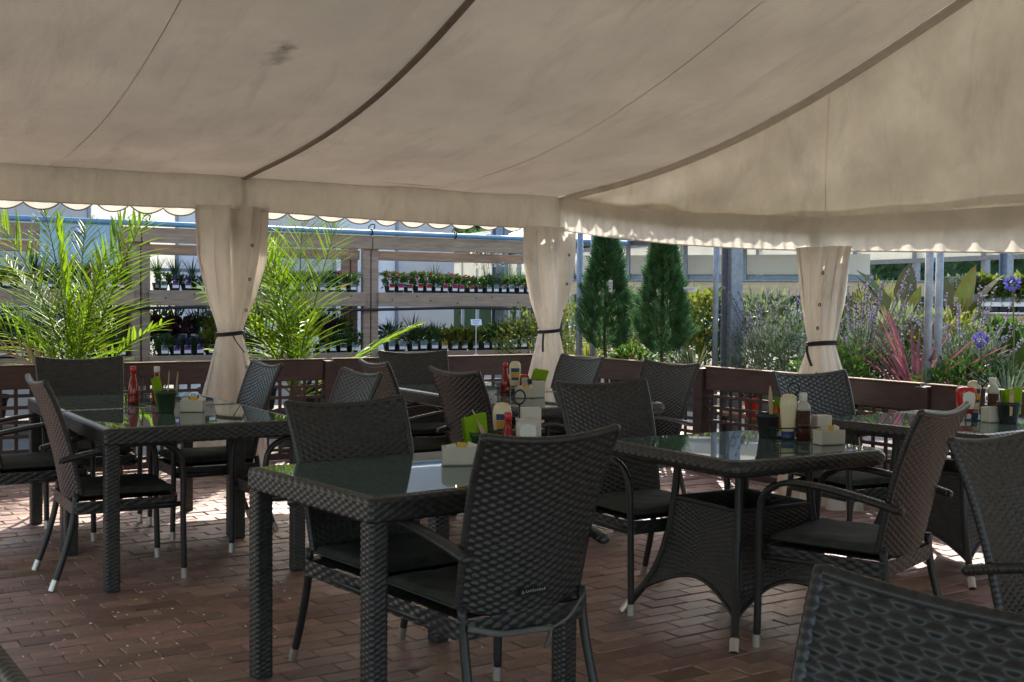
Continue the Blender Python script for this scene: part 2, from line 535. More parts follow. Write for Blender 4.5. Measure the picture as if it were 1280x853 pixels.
BA = math.radians(33.0)
bd = np.array([math.cos(BA), math.sin(BA)]); bn = np.array([-math.sin(BA), math.cos(BA)])
BL, BW, BH, JT = 0.200, 0.100, 0.05, 0.0070
def brick_mesh(seed):
    r = np.random.default_rng(seed)
    mm = MB()
    L, W = (BL - JT) / 2, (BW - JT) / 2
    c = 0.0035
    top = np.array([[-L + c, -W + c, 0], [L - c, -W + c, 0], [L - c, W - c, 0], [-L + c, W - c, 0]])
    sh = np.array([[-L, -W, -c], [L, -W, -c], [L, W, -c], [-L, W, -c]])
    top[:, :2] += r.normal(0, 0.0012, (4, 2)); sh[:, :2] += r.normal(0, 0.0008, (4, 2))
    top[:, 2] += r.normal(0, 0.0007, 4)
    bot = sh.copy(); bot[:, 2] = -BH
    V = np.vstack([top, sh, bot])
    F = [[0, 1, 2, 3]] + [[4 + i, 4 + (i + 1) % 4, (i + 1) % 4, i] for i in range(4)] + [[8 + i, 8 + (i + 1) % 4, 4 + (i + 1) % 4, 4 + i] for i in range(4)]
    return V, np.array(F)
bricks = []
for j in range(-30, 190):
    for i in range(-45, 60):
        a = (i + 0.5 * (j % 2)) * BL; b = j * BW
        p = bd * a + bn * b
        x, y = p
        q = np.array([x, y]) - TP2
        u, t = -(q @ E1), -(q @ E2)
        if not (-1.9 < u < 9.0 and -0.6 < t < 9.0) or y < 1.5: continue
        bricks.append((x, y))
bricks = np.array(bricks)
f = 1500.0
px = 640 + f * bricks[:, 0] / bricks[:, 1]; py = 373 + f * CAM_H / bricks[:, 1]
vis = (px > -15) & (px < 1295) & (py < 862)
order = np.argsort(bricks[:, 1] + 1e3 * (~vis))
single = set(order[:300].tolist())
variants = []
for s_ in range(5):
    V, F = brick_mesh(s_)
    mm = MB(); mm.add(V, F, np.full(len(V), s_ * 0.17)); variants.append(mm.data('brick'))
    variants[-1].materials.append(M['brick'])
rest = MB()
RB = rz(BA)
for k, (x, y) in enumerate(bricks):
    dz = rng.normal(0, 0.0018)
    tilt = rng.normal(0, 0.007, 2)
    if k in single:
        o = link('brick', variants[k % 5], None, paving)
        o.location = (x, y, dz); o.rotation_euler = (tilt[0], tilt[1], BA + rng.normal(0, 0.006) + (PI if rng.random() < .5 else 0))
    else:
        V, F = brick_mesh(k % 11)
        V = V @ RB.T
        V[:, 2] += V[:, 0] * tilt[0] + V[:, 1] * tilt[1] + dz
        rest.add(V + np.array([x, y, 0]), F, rng.random())
tag(rest.build('brick_field', 'brick', paving), kind='stuff')

# ------------------------------------------------------------------ marquee
marq = thing('marquee', 'large cream fabric marquee roof with valance over the terrace tables', 'marquee', (TP2[0], TP2[1], 0))
def mq(P):
    P = np.asarray(P, float).copy(); P[..., 0] -= TP2[0]; P[..., 1] -= TP2[1]; return P
_t = [-0.30, 0, 0.8, 1.54, 2.344, 3.106, 3.51, 4.19, 5.0]
_z = [2.16, 2.215, 2.262, 2.345, 2.495, 2.70, 2.838, 3.08, 3.38]
def roof_z(t):
    t = np.asarray(t, float)
    return np.interp(np.where(t > 5, 10 - t, t), _t, _z)
def roof_zs(t):
    return sum(roof_z(np.clip(t + d, -0.3, 10.3)) * w for d, w in ((-0.5, .1), (-.25, .2), (0, .4), (.25, .2), (.5, .1))) - 0.004
def tentP(u, t, z):
    x = TP2[0] - E1[0] * u - E2[0] * t
    y = TP2[1] - E1[1] * u - E2[1] * t
    return np.stack([x, y, z], -1)
UB = [0.0, 2.87, 5.74, 8.61, 11.48]
for b in range(4):
    for side in (0, 1):
        u = np.linspace(UB[b], UB[b + 1], 60); t = np.linspace(-0.3, 5.0, 90) if side == 0 else np.linspace(5.0, 10.3, 60)
        U, T = np.meshgrid(u, t, indexing='ij')
        fr = (U - UB[b]) / 2.87
        tt = np.clip(np.where(T > 5, 10 - T, T), 0, 5)
        sag = -0.055 * np.sin(PI * fr) * np.sin(PI * np.clip(tt / 5.0, 0, 1)) ** 0.7
        wr = 0.010 * np.sin(fr * 17 + tt * 1.7 + 1.3 * np.sin(tt * 1.1 + b)) * np.exp(-((tt - 1.2) / 1.5) ** 2)
        wr += 0.006 * np.sin(tt * 9 - fr * 5 + 2 * np.sin(3 * fr + b)) * np.exp(-tt / 1.2)
        ed = np.minimum(fr, 1 - fr)
        wr += 0.010 * np.sin(tt * 11 + fr * 9 * np.sign(fr - .5) + b) * np.exp(-ed / .12) * np.exp(-((tt - 1.6) / 1.6) ** 2) + 0.007 * np.sin((tt * 2.1 + fr * 6) * 3) * np.exp(-((ed - .2) / .2) ** 2)
        wr += 0.012 * np.sin((fr * 2.2 - tt * 0.55) * 2 * PI) * np.sin(PI * fr)
        Z = roof_zs(T) + sag + wr * np.sin(PI * np.clip(fr, 0.03, 0.97)) 
        mm = MB(); grid(mm, mq(tentP(U, T, Z)))
        mm.build('roof_panel', 'roof_fabric', marq, True)
def strip(path_fn, ts, w, thick, name, material):
    pts = np.array([path_fn(t) for t in ts])
    mm = MB(); tube(mm, mq(pts), w, 8, flat=thick)
    return mm.build(name, material, marq, True)
for u in UB[1:4]:
    strip(lambda t: [*tent(u + 0.01 * math.sin(t * 2), t), roof_zs(t) - 0.012], np.linspace(0.05, 9.95, 60), 0.026, 0.35, 'rafter_strap', 'rafter_strap')
strip(lambda t: [*tent(0.03, t), roof_zs(t) - 0.02], np.linspace(0.0, 10, 60), 0.034, 0.8, 'gable_rafter', 'valance_fabric')
# stitched weld seams half way between the rafters
for u in (1.32, 4.25, 7.1):
    def seam(t, u=u):
        fr = ((u - 0.0) % 2.87) / 2.87
        tt = min(max(t if t < 5 else 10 - t, 0), 5)
        sg = -0.055 * math.sin(PI * fr) * math.sin(PI * min(tt / 5, 1)) ** 0.7 if tt > 0 else 0
        return [*tent(u, t), float(roof_zs(t)) + sg - 0.006]
    strip(seam, np.linspace(0.1, 4.9, 60), 0.0032, 0.5, 'weld_seam', 'roof_fabric')

# gable wall above the opening
def hem_top(t): return np.interp(t, [0, 0.7, 1.59, 3.1, 4.58, 10], [2.21, 2.10, 1.99, 1.865, 1.85, 1.85])
def hem_bot(t): return np.interp(t, [0, 0.7, 1.59, 2.4, 3.1, 4.58, 10], [1.925, 1.835, 1.745, 1.685, 1.650, 1.595, 1.58])
T, F_ = np.meshgrid(np.linspace(0, 10, 220), np.linspace(0, 1, 40), indexing='ij')
zb = hem_top(T) - 0.10; zt = roof_zs(T)
Z = zb + (zt - zb) * F_
du = 0.035 * np.sin(PI * F_) * np.abs(np.sin(PI * T / 3.1)) + 0.010 * np.sin(T * 9 + F_ * 5) * np.sin(PI * F_) + 0.012 * np.sin(T * 3.1 - F_ * 7) * np.sin(PI * F_)
mm = MB(); grid(mm, mq(tentP(-du, T, Z))); mm.build('gable_panel', 'gable_fabric', marq, True)
# inner valances
def band(uf, tf, zt, zb, n=240, k=9, name='valance', wav=0.008, matn='valance_fabric', swap=False):
    s = np.linspace(0, 1, n); q = np.linspace(0, 1, k)
    S, Q = np.meshgrid(s, q, indexing='ij')
    u = uf(S); t = tf(S); z = zt(S) + (zb(S) - zt(S)) * Q
    w = wav * Q * (np.sin(S * 190) + 0.7 * np.sin(S * 83 + 1) + 0.5 * np.sin(S * 37 + 2 * Q)) + 0.014 * np.sin(PI * Q)
    if swap: u = u + w
    else: t = t + w
    mm = MB(); grid(mm, mq(tentP(u, t, z)))
    o = mm.build(name, matn, marq, True)
    # rolled hem
    hm = MB(); tube(hm, mq(tentP(u[:, -1], t[:, -1], z[:, -1])), 0.0045, 6)
    hm.build('hem', matn, o, True)
    return o
for b in range(4):
    u0, u1 = UB[b], UB[b + 1]
    band(lambda S: u0 + (u1 - u0 + 0.03) * S, lambda S: 0.05 + 0.012 * b + 0 * S,
         lambda S: 2.20 + 0.012 * np.sin(PI * S) + 0.02 * np.minimum(1, u0 + (u1 - u0) * S),
         lambda S: np.interp(u0 + (u1 - u0) * S, [0, 2.87, 12], [1.925, 1.965, 1.985]) - 0.012 * np.sin(PI * S), name='valance')
for t0, t1 in ((-0.02, 3.12), (3.05, 6.6), (6.5, 10)):
    band(lambda S: 0.05 + 0.02 * (t0 > 1) + 0 * S, lambda S: t0 + (t1 - t0) * S, lambda S: hem_top(t0 + (t1 - t0) * S),
         lambda S: hem_bot(t0 + (t1 - t0) * S), swap=True)
# outer scalloped valances
def scallop(along_gable, a0, a1, per, zt, zlow, off, amp):
    n = int((a1 - a0) / per) * 12 + 1
    s = np.linspace(a0, a0 + int((a1 - a0) / per) * per, n); q = np.linspace(0, 1, 7)
    S, Q = np.meshgrid(s, q, indexing='ij')
    sc = amp * (1 - np.abs(np.sin(PI * (S - a0) / per)) ** 0.8) * (1 + .22 * np.sin(S * 5.3) + .15 * np.sin(S * 13.1)) + .006 * np.sin(S * 3.7)
    lo = zlow(S) + sc
    Z = zt(S) + (lo - zt(S)) * Q
    w = 0.012 * Q * np.sin(2 * PI * (S - a0) / per)
    Pp = tentP(-off + w, S, Z) if along_gable else tentP(S, -off + w, Z)
    mm = MB(); grid(mm, mq(Pp))
    o = mm.build('scalloped_valance', 'valance_fabric', marq, True)
    e = MB(); tube(e, mq(Pp[:, -1]), 0.005, 6)
    e.build('scallop_binding', 'rafter_strap', o, True)
scallop(False, -0.3, 11.4, 0.245, lambda S: 2.17 + 0 * S, lambda S: 1.905 + 0.008 * S * (S < 3) + 0.024 * (S >= 3), 0.30, 0.055)
scallop(True, -0.3, 10.2, 0.245, lambda S: hem_top(S) + 0.06, lambda S: hem_bot(S) + 0.175, 0.06, 0.09)
# unseen gable wall, added right of the open bays to block side light
A_, F_ = np.meshgrid(np.linspace(5.5, 10, 90), np.linspace(0, 1, 8), indexing='ij')
mm = MB(); grid(mm, mq(tentP(-0.14 + 0.02 * np.sin(A_ * 21), A_, 0.02 + 1.75 * F_))); mm.build('added_side_wall', 'roof_fabric', marq, True)
# posts, eave beams
def mpost(u, t, h, w=0.055):
    mm = MB(); x, y = tent(u, t)
    addbox(mm, mq([x, y, h / 2]), (w, w, h), 0.004, rz(ANG))
    addbox(mm, mq([x, y, 0.006]), (0.16, 0.16, 0.012), 0.003, rz(ANG))
    mm.build('post', 'dark_alu', marq)
for u in UB: mpost(u, -0.03, 2.2); mpost(u, 10.0, 2.2)
mpost(0.0, 3.1, 1.84); mpost(0.0, 6.9, 1.84)
strip(lambda z: [*tent(-0.004, 3.1 + .012 * math.sin(z * 5)), z], np.linspace(1.80, 2.68, 24), 0.004, 0.4, 'post_shadow_strip', 'gable_fabric')  # thin strip standing in for the post's shadow on the gable cloth
def bar(p, q, r, name, material='alu'):
    mm = MB(); tube(mm, mq([p, q]), r, 8); return mm.build(name, material, marq, True)
bar([*tent(0, -0.05), 2.18], [*tent(11.48, -0.05), 2.18], 0.025, 'eave_beam')
bar([*tent(-0.16, 0), 2.09], [*tent(-0.16, 10), 2.09], 0.014, 'gable_rail')
bar([*tent(0, 5), 3.33], [*tent(11.48, 5), 3.33], 0.03, 'ridge_beam')

# ------------------------------------------------------------------ tied curtains
def curtain(x, y, ztop, label, seed, wt, wb, lean=0.0, zt_tie=1.04):
    r = np.random.default_rng(seed)
    th = thing('curtain', label, 'curtain', (x, y, 0), ANG if seed != 3 else ANG - PI / 2, 'tied back marquee curtains')
    na, nz = 150, 90
    a = np.linspace(0, 2 * PI, na, endpoint=False); z = np.linspace(0, 1, nz)
    A, Zf = np.meshgrid(a, z, indexing='ij')
    Z = 0.012 + (ztop - 0.012) * Zf
    wx = np.interp(Z, [0, .15, 0.45, 0.8, zt_tie - .05, zt_tie, zt_tie + .06, 1.3, 1.6, ztop], [wb, wb * .98, wb * 0.86, wb * .55, 0.105, 0.088, 0.10, wt * .66, wt * .93, wt])
    wy = np.interp(Z, [0, .4, 0.8, zt_tie, 1.3, ztop], [0.15, .14, 0.11, 0.075, 0.095, 0.09])
    ph = r.random(4) * 6
    tight = np.exp(-((Z - zt_tie) / 0.22) ** 2)
    pl = 0.13 * (1.6 * np.abs(np.sin(4.5 * A + ph[2] + .5 * np.sin(1.5 * Z))) ** .6 - 1.1) + 0.11 * np.sin(7 * A + ph[0] + 0.8 * np.sin(2.2 * Z)) + 0.07 * np.sin(13 * A + ph[1] - 1.1 * Z) + 0.045 * np.sin(23 * A + ph[2] + 2 * Z) * (0.4 + tight)
    fac = 1 + pl * (1 - 0.72 * tight)
    fold = 0.02 * np.sin(19 * Z + 3 * A + ph[3]) * np.exp(-Z / 0.25)
    X = wx * np.cos(A) * fac + lean * (ztop - Z) * np.where(Z < zt_tie, 1, .3)
    Y = wy * np.sin(A) * (fac + 0.6 * pl * (1 - tight)) + fold + 0.022 * np.sin(11 * A + ph[1] + .9 * np.sin(1.7 * Z)) * (1 - .75 * tight)
    # the opening at the top front, where the pole shows between two folds
    gap = np.exp(-((A - 1.5 * PI - 0.1) / 0.16) ** 2) * np.clip((Z - 1.15) / 0.5, 0, 1)
    Y = Y + gap * 0.10
    mm = MB(); grid(mm, np.stack([X, Y, Z], -1), True)
    body = mm.build('cloth', 'curtain_fabric', th, True)
    mm = MB()
    aa = np.linspace(0, 2 * PI, 40, endpoint=False)
    lx = lean * (ztop - zt_tie) * .3
    for dz in (0, 0.014):
        tube(mm, np.stack([0.100 * np.cos(aa) + lx, 0.090 * np.sin(aa), zt_tie + dz + 0.01 * np.cos(aa)], -1), 0.008, 6, True)
    tail = [[lx - 0.02, -0.115, zt_tie], [lx + 0.01, -0.135, zt_tie - 0.06], [lx + 0.06, -0.15, zt_tie - 0.13]] if seed != 2 else [[lx - .09, -.05, zt_tie], [lx - .115, -.08, zt_tie - .08], [lx - .12, -.09, zt_tie - .17]]
    tube(mm, smooth_path(tail, 8), 0.010, 6, flat=.4)
    mm.build('tie', 'strap', th, True)
    for k in range(4):
        zz = (1.70, 1.45, 1.22, 0.80)[k] if ztop > 1.8 else (1.50, 1.30, 1.15, 0.86)[k]
        w = float(np.interp(zz, [0, 0.45, 0.8, zt_tie, 1.3, ztop], [wb, wb * 0.86, wb * .55, 0.088, wt * .66, wt])) * 0.62
        e = MB(); tube(e, np.stack([w + 0.009 * np.cos(aa) + lx, -0.108 * np.ones_like(aa) - (0.03 if zz < 1 else 0), zz + 0.009 * np.sin(aa)], -1), 0.0035, 5, True)
        e.build('eyelet', 'strap', th)
    return th
cx, cy = -2.10, 8.93
curtain(cx, cy, 1.99, 'cream curtain tied with dark cord beside the glass table with two ketchup bottles', 1, 0.25, 0.26)
curtain(0.32, 10.36, 1.94, 'cream curtain tied at the corner post next to the two cone shaped conifers', 2, 0.235, 0.25)
curtain(2.00, 7.74, 1.67, 'cream curtain tied with a black strap behind the chair at the lavender end', 3, 0.195, 0.30)

# ------------------------------------------------------------------ timber fence: board on top, square lattice below
K = np.array([0.37, 11.0])
def fence(start, direction, bays, bay, label, name='fence', skip_first=False):
    a = math.atan2(direction[1], direction[0])
    fn = thing(name, label, 'fence', (*start, 0), a)
    for b in range(bays + 1):
        if b == 0 and skip_first: continue
        mm = MB(); addbox(mm, (b * bay, 0, 0.40), (0.09, 0.09, 0.80), 0.006)
        mm.build('post', 'fence_wood', fn)
    for b in range(bays):
        x0, x1 = b * bay + 0.048, (b + 1) * bay - 0.048
        L = x1 - x0; xc = (x0 + x1) / 2
        mm = MB(); addbox(mm, (xc, 0, 0.727), (L, 0.035, 0.170), 0.006)
        bd_ = mm.build('top_board', 'fence_wood', fn)
        mm = MB(); addbox(mm, (xc, 0, 0.816), (L + 0.05, 0.06, 0.007), 0.002)
        mm.build('sunlit_capping', 'rack_wood', fn)  # paler wood than the fence: sunlight on the top edge put into colour
        nlat = int(round(L / 0.105))
        me = MB(); addbox(me, (0, 0, 0), (0.027, 0.014, 0.60), 0.003); md = me.data('lath'); md.materials.append(M['fence_wood'])
        for i in range(nlat):
            link('lath', md, None, fn, (x0 + (i + 0.5) * L / nlat, 0.008, 0.345))
        me = MB(); addbox(me, (0, 0, 0), (L, 0.014, 0.025), 0.003); md = me.data('lath'); md.materials.append(M['fence_wood'])
        for zz in (0.09, 0.195, 0.30, 0.405, 0.51, 0.595):
            link('lath', md, None, fn, (xc, -0.0065, zz))
        mm = MB(); addbox(mm, (xc, 0, 0.035), (L, 0.03, 0.05), 0.004); mm.build('bottom_rail', 'fence_wood', fn)
    return fn
fence(K - E1 * 8.8, E1, 4, 2.2, 'dark brown timber lattice fence running behind the tables, before the palms')
fence(K, -E2, 4, 2.1, 'dark brown timber lattice fence running towards the camera past the conifers', skip_first=True)
# ------------------------------------------------------------------ wicker chair
def back_pt(a, b, off=0.0):
    """backrest sheet: a -1..1 across, b 0..1 up"""
    hw = 0.222 + 0.026 * b
    x = a * hw
    zlow = 0.385 + 0.035 * a * a
    ztop = 0.915 + 0.022 * a * a
    z = zlow + (ztop - zlow) * b
    y = -0.215 - 0.085 * b - 0.055 * b ** 3 + 0.030 * a * a * (1 - 0.5 * b)
    return np.stack([x, y + off, z], -1)
def ringed(m, P, r, pitch=0.014, k=8, flat=1.0, amp=0.10):
    P = np.asarray(P, float)
    d = np.concatenate([[0], np.cumsum(np.linalg.norm(np.diff(P, axis=0), axis=1))])
    n = max(4, int(d[-1] / pitch * 4))
    s = np.linspace(0, d[-1], n)
    Q = np.stack([np.interp(s, d, P[:, i]) for i in range(3)], 1)
    rr = np.interp(s, d, np.broadcast_to(r, (len(P),))) * (1 - amp + amp * np.abs(np.sin(PI * s / pitch)))
    tube(m, Q, rr, k, flat=flat)

def make_chair():
    ch = thing('wicker_chair', 'x', 'chair', group='wicker armchairs')
    m = MB()
    woven(m, lambda U, V: back_pt(U * 2 - 1, V, 0.007), 18, 46, 0.0046, 6, 5, flip=True)
    woven(m, lambda U, V: back_pt(U * 2 - 1, V, -0.007), 18, 46, 0.0046, 6, 5)
    b = m.build('backrest', 'wicker', ch, True)
    m = MB()
    aa = np.linspace(-1, 1, 30)
    side = np.linspace(0, 1, 20)
    path = np.vstack([back_pt(-np.ones(20), side), back_pt(aa[1:-1], np.ones(28)), back_pt(np.ones(20), side[::-1])])
    ringed(m, path, 0.0135, 0.016, 9)
    m.build('rim', 'wicker', b, True)
    m = MB(); ringed(m, back_pt(np.linspace(-1, 1, 20), np.zeros(20)), 0.009, 0.016, 7)
    m.build('lower_rim', 'wicker', b, True)
    # seat: woven slab with a short apron
    m = MB()
    def seat_loop(U, V):
        x, y = rsq(U, 0.245, 0.235, 0.03)
        z = 0.335 + 0.058 * V
        return np.stack([x, y + 0.012, z], -1)
    woven(m, seat_loop, 60, 4, 0.004, 5, 4, True)
    woven(m, lambda U, V: np.stack([(U - .5) * 0.47, (V - .5) * 0.45 + 0.012, 0.392 + 0 * U], -1), 15, 36, 0.004, 5, 4)
    s = m.build('seat', 'wicker', ch, True)
    # cushion with piping
    m = MB()
    n = 26
    q = np.linspace(-1, 1, n); A, B = np.meshgrid(q, q, indexing='ij')
    sq = lambda v: np.sign(v) * np.abs(v) ** 0.82
    X = sq(A) * 0.225; Y = sq(B) * 0.22 + 0.02
    edge = np.clip(1 - np.maximum(np.abs(A), np.abs(B)) ** 6, 0, 1) ** 0.5
    Zt = 0.402 + 0.018 + 0.026 * edge - 0.006 * np.exp(-(A ** 2 + B ** 2) * 6) + 0.002 * np.sin(9 * A) * np.cos(7 * B)
    Zb = 0.402 + 0.018 - 0.018 * edge
    grid(m, np.stack([X, Y, Zt], -1)); grid(m, np.stack([X, Y, Zb], -1), flip=True)
    c = m.build('cushion', 'cushion', ch, True)
    m = MB()
    e = np.linspace(0, 1, 60, endpoint=False)
    px_, py_ = rsq(e, 0.225, 0.22, 0.012)
    tube(m, np.stack([px_, py_ + 0.02, 0.420 + 0 * e], -1), 0.0045, 6, True)
    m.build('piping', 'cushion', c, True)
    for s_ in (-1, 1):
        m = MB()
        arm = smooth_path([(s_ * 0.255, -0.275, 0.585), (s_ * 0.262, -0.16, 0.612), (s_ * 0.268, 0.0, 0.640), (s_ * 0.268, 0.13, 0.647), (s_ * 0.266, 0.205, 0.628)], 26)
        ringed(m, arm, np.interp(np.linspace(0, 1, 26), [0, .6, 1], [0.026, 0.022, 0.017]), 0.015, 10, 0.62)
        tube(m, [(s_ * 0.255, -0.279, 0.584), (s_ * 0.255, -0.288, 0.583)], [0.024, 0.016], 10, flat=.62)
        m.build('armrest', 'wicker', ch, True)
        m = MB()
        fl = smooth_path([(s_ * 0.266, 0.190, 0.633), (s_ * 0.265, 0.232, 0.605), (s_ * 0.263, 0.258, 0.555), (s_ * 0.260, 0.266, 0.45), (s_ * 0.256, 0.266, 0.30), (s_ * 0.254, 0.272, 0.0)], 22)
        tube(m, fl, 0.0145, 10)
        l = m.build('leg', 'wicker_tube', ch, True)
        cp = MB(); tube(cp, [fl[-1] + (0, 0, 0.002), (fl[-1][0] + s_ * .0003, 0.2707, 0.05)], 0.0160, 12); cp.build('foot_cap', 'cap_metal', l)
        m = MB()
        rl = smooth_path([(s_ * 0.225, -0.205, 0.43), (s_ * 0.226, -0.222, 0.30), (s_ * 0.230, -0.262, 0.15), (s_ * 0.236, -0.315, 0.0)], 14)
        tube(m, rl, 0.0145, 10)
        l = m.build('leg', 'wicker_tube', ch, True)
        cp = MB(); tube(cp, [rl[-1] + (0, 0, 0.002), rl[-1] * 0.667 + np.array([s_ * 0.230, -0.262, 0.15]) * 0.333], 0.0160, 12); cp.build('foot_cap', 'cap_metal', l)
        m = MB(); tube(m, [(s_ * 0.250, 0.262, 0.352), (s_ * 0.228, -0.215, 0.352)], 0.012, 8)
        m.build('side_rail', 'wicker_tube', ch, True)
    return ch

def face(fx, fy):
    return math.atan2(fy, fx) - PI / 2
# (back-top centre x, y), facing, label
CH = [
    ((0.125, 3.47), (-0.60, 0.80), 'wicker armchair in the foreground, back to the camera, tag and loose strap'),
    ((-0.625, 4.50), (0.62, -0.78), 'wicker armchair facing the camera behind the foreground glass table'),
    ((-2.19, 5.50), (0.86, 0.50), 'wicker armchair at the near side of the two joined tables on the left, silver feet'),
    ((-2.67, 7.40), (0.45, -0.89), 'wicker armchair in front of the left palm at the far table end'),
    ((-2.90, 6.32), (0.86, 0.50), 'wicker armchair cut by the left picture edge, only arms and seat showing'),
    ((-1.42, 6.97), (-0.86, -0.50), 'wicker armchair leaning before the tied curtain right of the left tables'),
    ((-0.78, 6.25), (-0.86, -0.50), 'wicker armchair just behind the chair at the foreground table, top of back showing'),
    ((-0.84, 7.22), (0.90, 0.44), 'wicker armchair seen side on at the left end of the middle back table'),
    ((-0.71, 8.59), (0.40, -0.92), 'farthest wicker armchair, upright before the fence, behind the middle back table'),
    ((-0.315, 6.41), (0.83, 0.56), 'wicker armchair with curled back top standing behind the green napkin pot'),
    ((0.478, 8.06), (-0.86, -0.50), 'wicker armchair beside the corner curtain, facing the mayonnaise bottle'),
    ((0.985, 7.37), (-0.84, -0.54), 'wicker armchair in front of the conifer trunk by the fence post'),
    ((0.42, 5.64), (0.50, -0.87), 'wicker armchair behind the pedestal table in the middle, facing the camera'),
    ((1.585, 4.36), (-0.78, 0.62), 'wicker armchair pulled up to the right of the flared pedestal table'),
    ((1.42, 3.50), (0.62, -0.78), 'wicker armchair cut by the right picture edge beside the near chair back'),
    ((0.622, 1.535), (-0.72, -0.69), 'very near wicker chair back in the bottom right corner'),
    ((1.61, 6.50), (0.45, -0.89), 'wicker armchair standing against the curtain at the lavender end'),
    ((-0.533, 1.25), (-0.83, -0.55), 'very near wicker chair of which only a corner shows bottom left'),
]
chair0 = None
for i, ((bx, by), (fx, fy), lab) in enumerate(CH):
    n_ = math.hypot(fx, fy); fx /= n_; fy /= n_
    loc = (bx + fx * 0.345, by + fy * 0.345, 0)
    if chair0 is None:
        chair0 = make_chair(); first = chair0
        chair0.location = loc; chair0.rotation_euler = (0, 0, face(fx, fy)); chair0['label'] = lab
    else:
        dup(chair0, loc, face(fx, fy), lab, 'wicker armchairs')
# loose cushion strap and maker's tag on the foreground chair (after the copies are made)
m = MB()
st = smooth_path([(-0.222, -0.235, 0.372), (-0.12, -0.252, 0.345), (0.0, -0.262, 0.340), (0.06, -0.268, 0.338)], 14)
tube(m, st, 0.011, 6, flat=0.9)
tube(m, smooth_path([(0.06, -0.268, 0.338), (0.13, -0.262, 0.36), (0.222, -0.228, 0.415)], 8), 0.005, 6)
tube(m, smooth_path([(0.05, -0.270, 0.342), (0.045, -0.276, 0.32), (0.025, -0.280, 0.285)], 6), 0.010, 6, flat=0.3)
mat('webbing', (0.16, 0.16, 0.15), 0.85, 0.1)
m.build('strap', 'webbing', chair0, True)
mat('black_tag', (0.008, 0.008, 0.009), 0.6, 0.3); mat('tag_print', (0.45, 0.45, 0.45), 0.6, 0.3)
m = MB(); addbox(m, (0.0, -0.252, 0.455), (0.098, 0.003, 0.020), 0.001, Matrix.Rotation(math.radians(-12), 3, 'X'))
tg = m.build('tag', 'black_tag', chair0)
m = MB()
for k in range(9):
    xx = -0.028 + k * 0.0085
    hh = (0.008, 0.006, 0.0065, 0.009, 0.006, 0.006, 0.0085, 0.006, 0.009)[k]
    addbox(m, (xx, -0.2550, 0.4555 + hh / 4), (0.0024, 0.001, hh), 0.0003)
    addbox(m, (xx + 0.0026, -0.2550, 0.4545 + (k % 3) * 0.0012), (0.0036, 0.001, 0.0018), 0.0003)
tube(m, [(-0.044, -0.2550, 0.451), (-0.040, -0.2550, 0.460), (-0.036, -0.2550, 0.451)], 0.0011, 5)
m.build('print', 'tag_print', tg)

# ------------------------------------------------------------------ wicker tables
TZ = 0.73
def rim_fn(h, cr, prof):
    prof = np.array(prof, float)
    d = np.concatenate([[0], np.cumsum(np.linalg.norm(np.diff(prof, axis=0), axis=1))]); d /= d[-1]
    def fn(U, V):
        o = np.interp(V, d, prof[:, 0]); z = np.interp(V, d, prof[:, 1])
        x0, y0 = rsq(U, h, h, cr)
        ln = np.maximum(np.abs(x0), np.abs(y0))
        # inset towards the centre by o
        x1, y1 = rsq(U, h - 0.1, h - 0.1, max(cr - 0.09, 0.004))
        k = o / 0.1
        return np.stack([x0 + (x1 - x0) * k, y0 + (y1 - y0) * k, z], -1)
    return fn
def table_square(label, loc, rot, size=0.95, group='square leg wicker tables'):
    h = size / 2
    t = thing('wicker_table', label, 'table', (*loc, 0), rot, group)
    m = MB()
    prof = [(0.05, 0.655), (0.012, 0.655), (0.0, 0.662), (0.0, 0.718), (0.006, TZ - 0.002), (0.02, TZ), (0.034, TZ - .001), (0.040, TZ - 0.008)]
    woven(m, rim_fn(h, 0.014, prof), int(size * 4 / 0.022) // 2 * 2, 14, 0.0025, 5, 4, True)
    m.build('top_frame', 'wicker', t, True)
    m = MB(); addbox(m, (0, 0, TZ - 0.0015), (size - 0.062, size - 0.062, 0.009), 0.0015); g = m.build('glass_top', 'table_glass', t)
    m = MB()
    def leg(U, V):
        x, y = rsq(U, 0.031, 0.031, 0.008)
        return np.stack([x, y, 0.012 + 0.645 * V], -1)
    woven(m, leg, 12, 72, 0.0021, 5, 4, True)
    lm = m.data('leg', True); lm.materials.append(M['wicker'])
    fm = MB(); addbox(fm, (0, 0, 0.007), (0.060, 0.060, 0.014), 0.003); fd = fm.data('foot_pad'); fd.materials.append(M['strap'])
    for sx in (-1, 1):
        for sy in (-1, 1):
            l = link('leg', lm, None, t, (sx * (h - 0.036), sy * (h - 0.036), 0))
            link('foot_pad', fd, None, l)
    return t
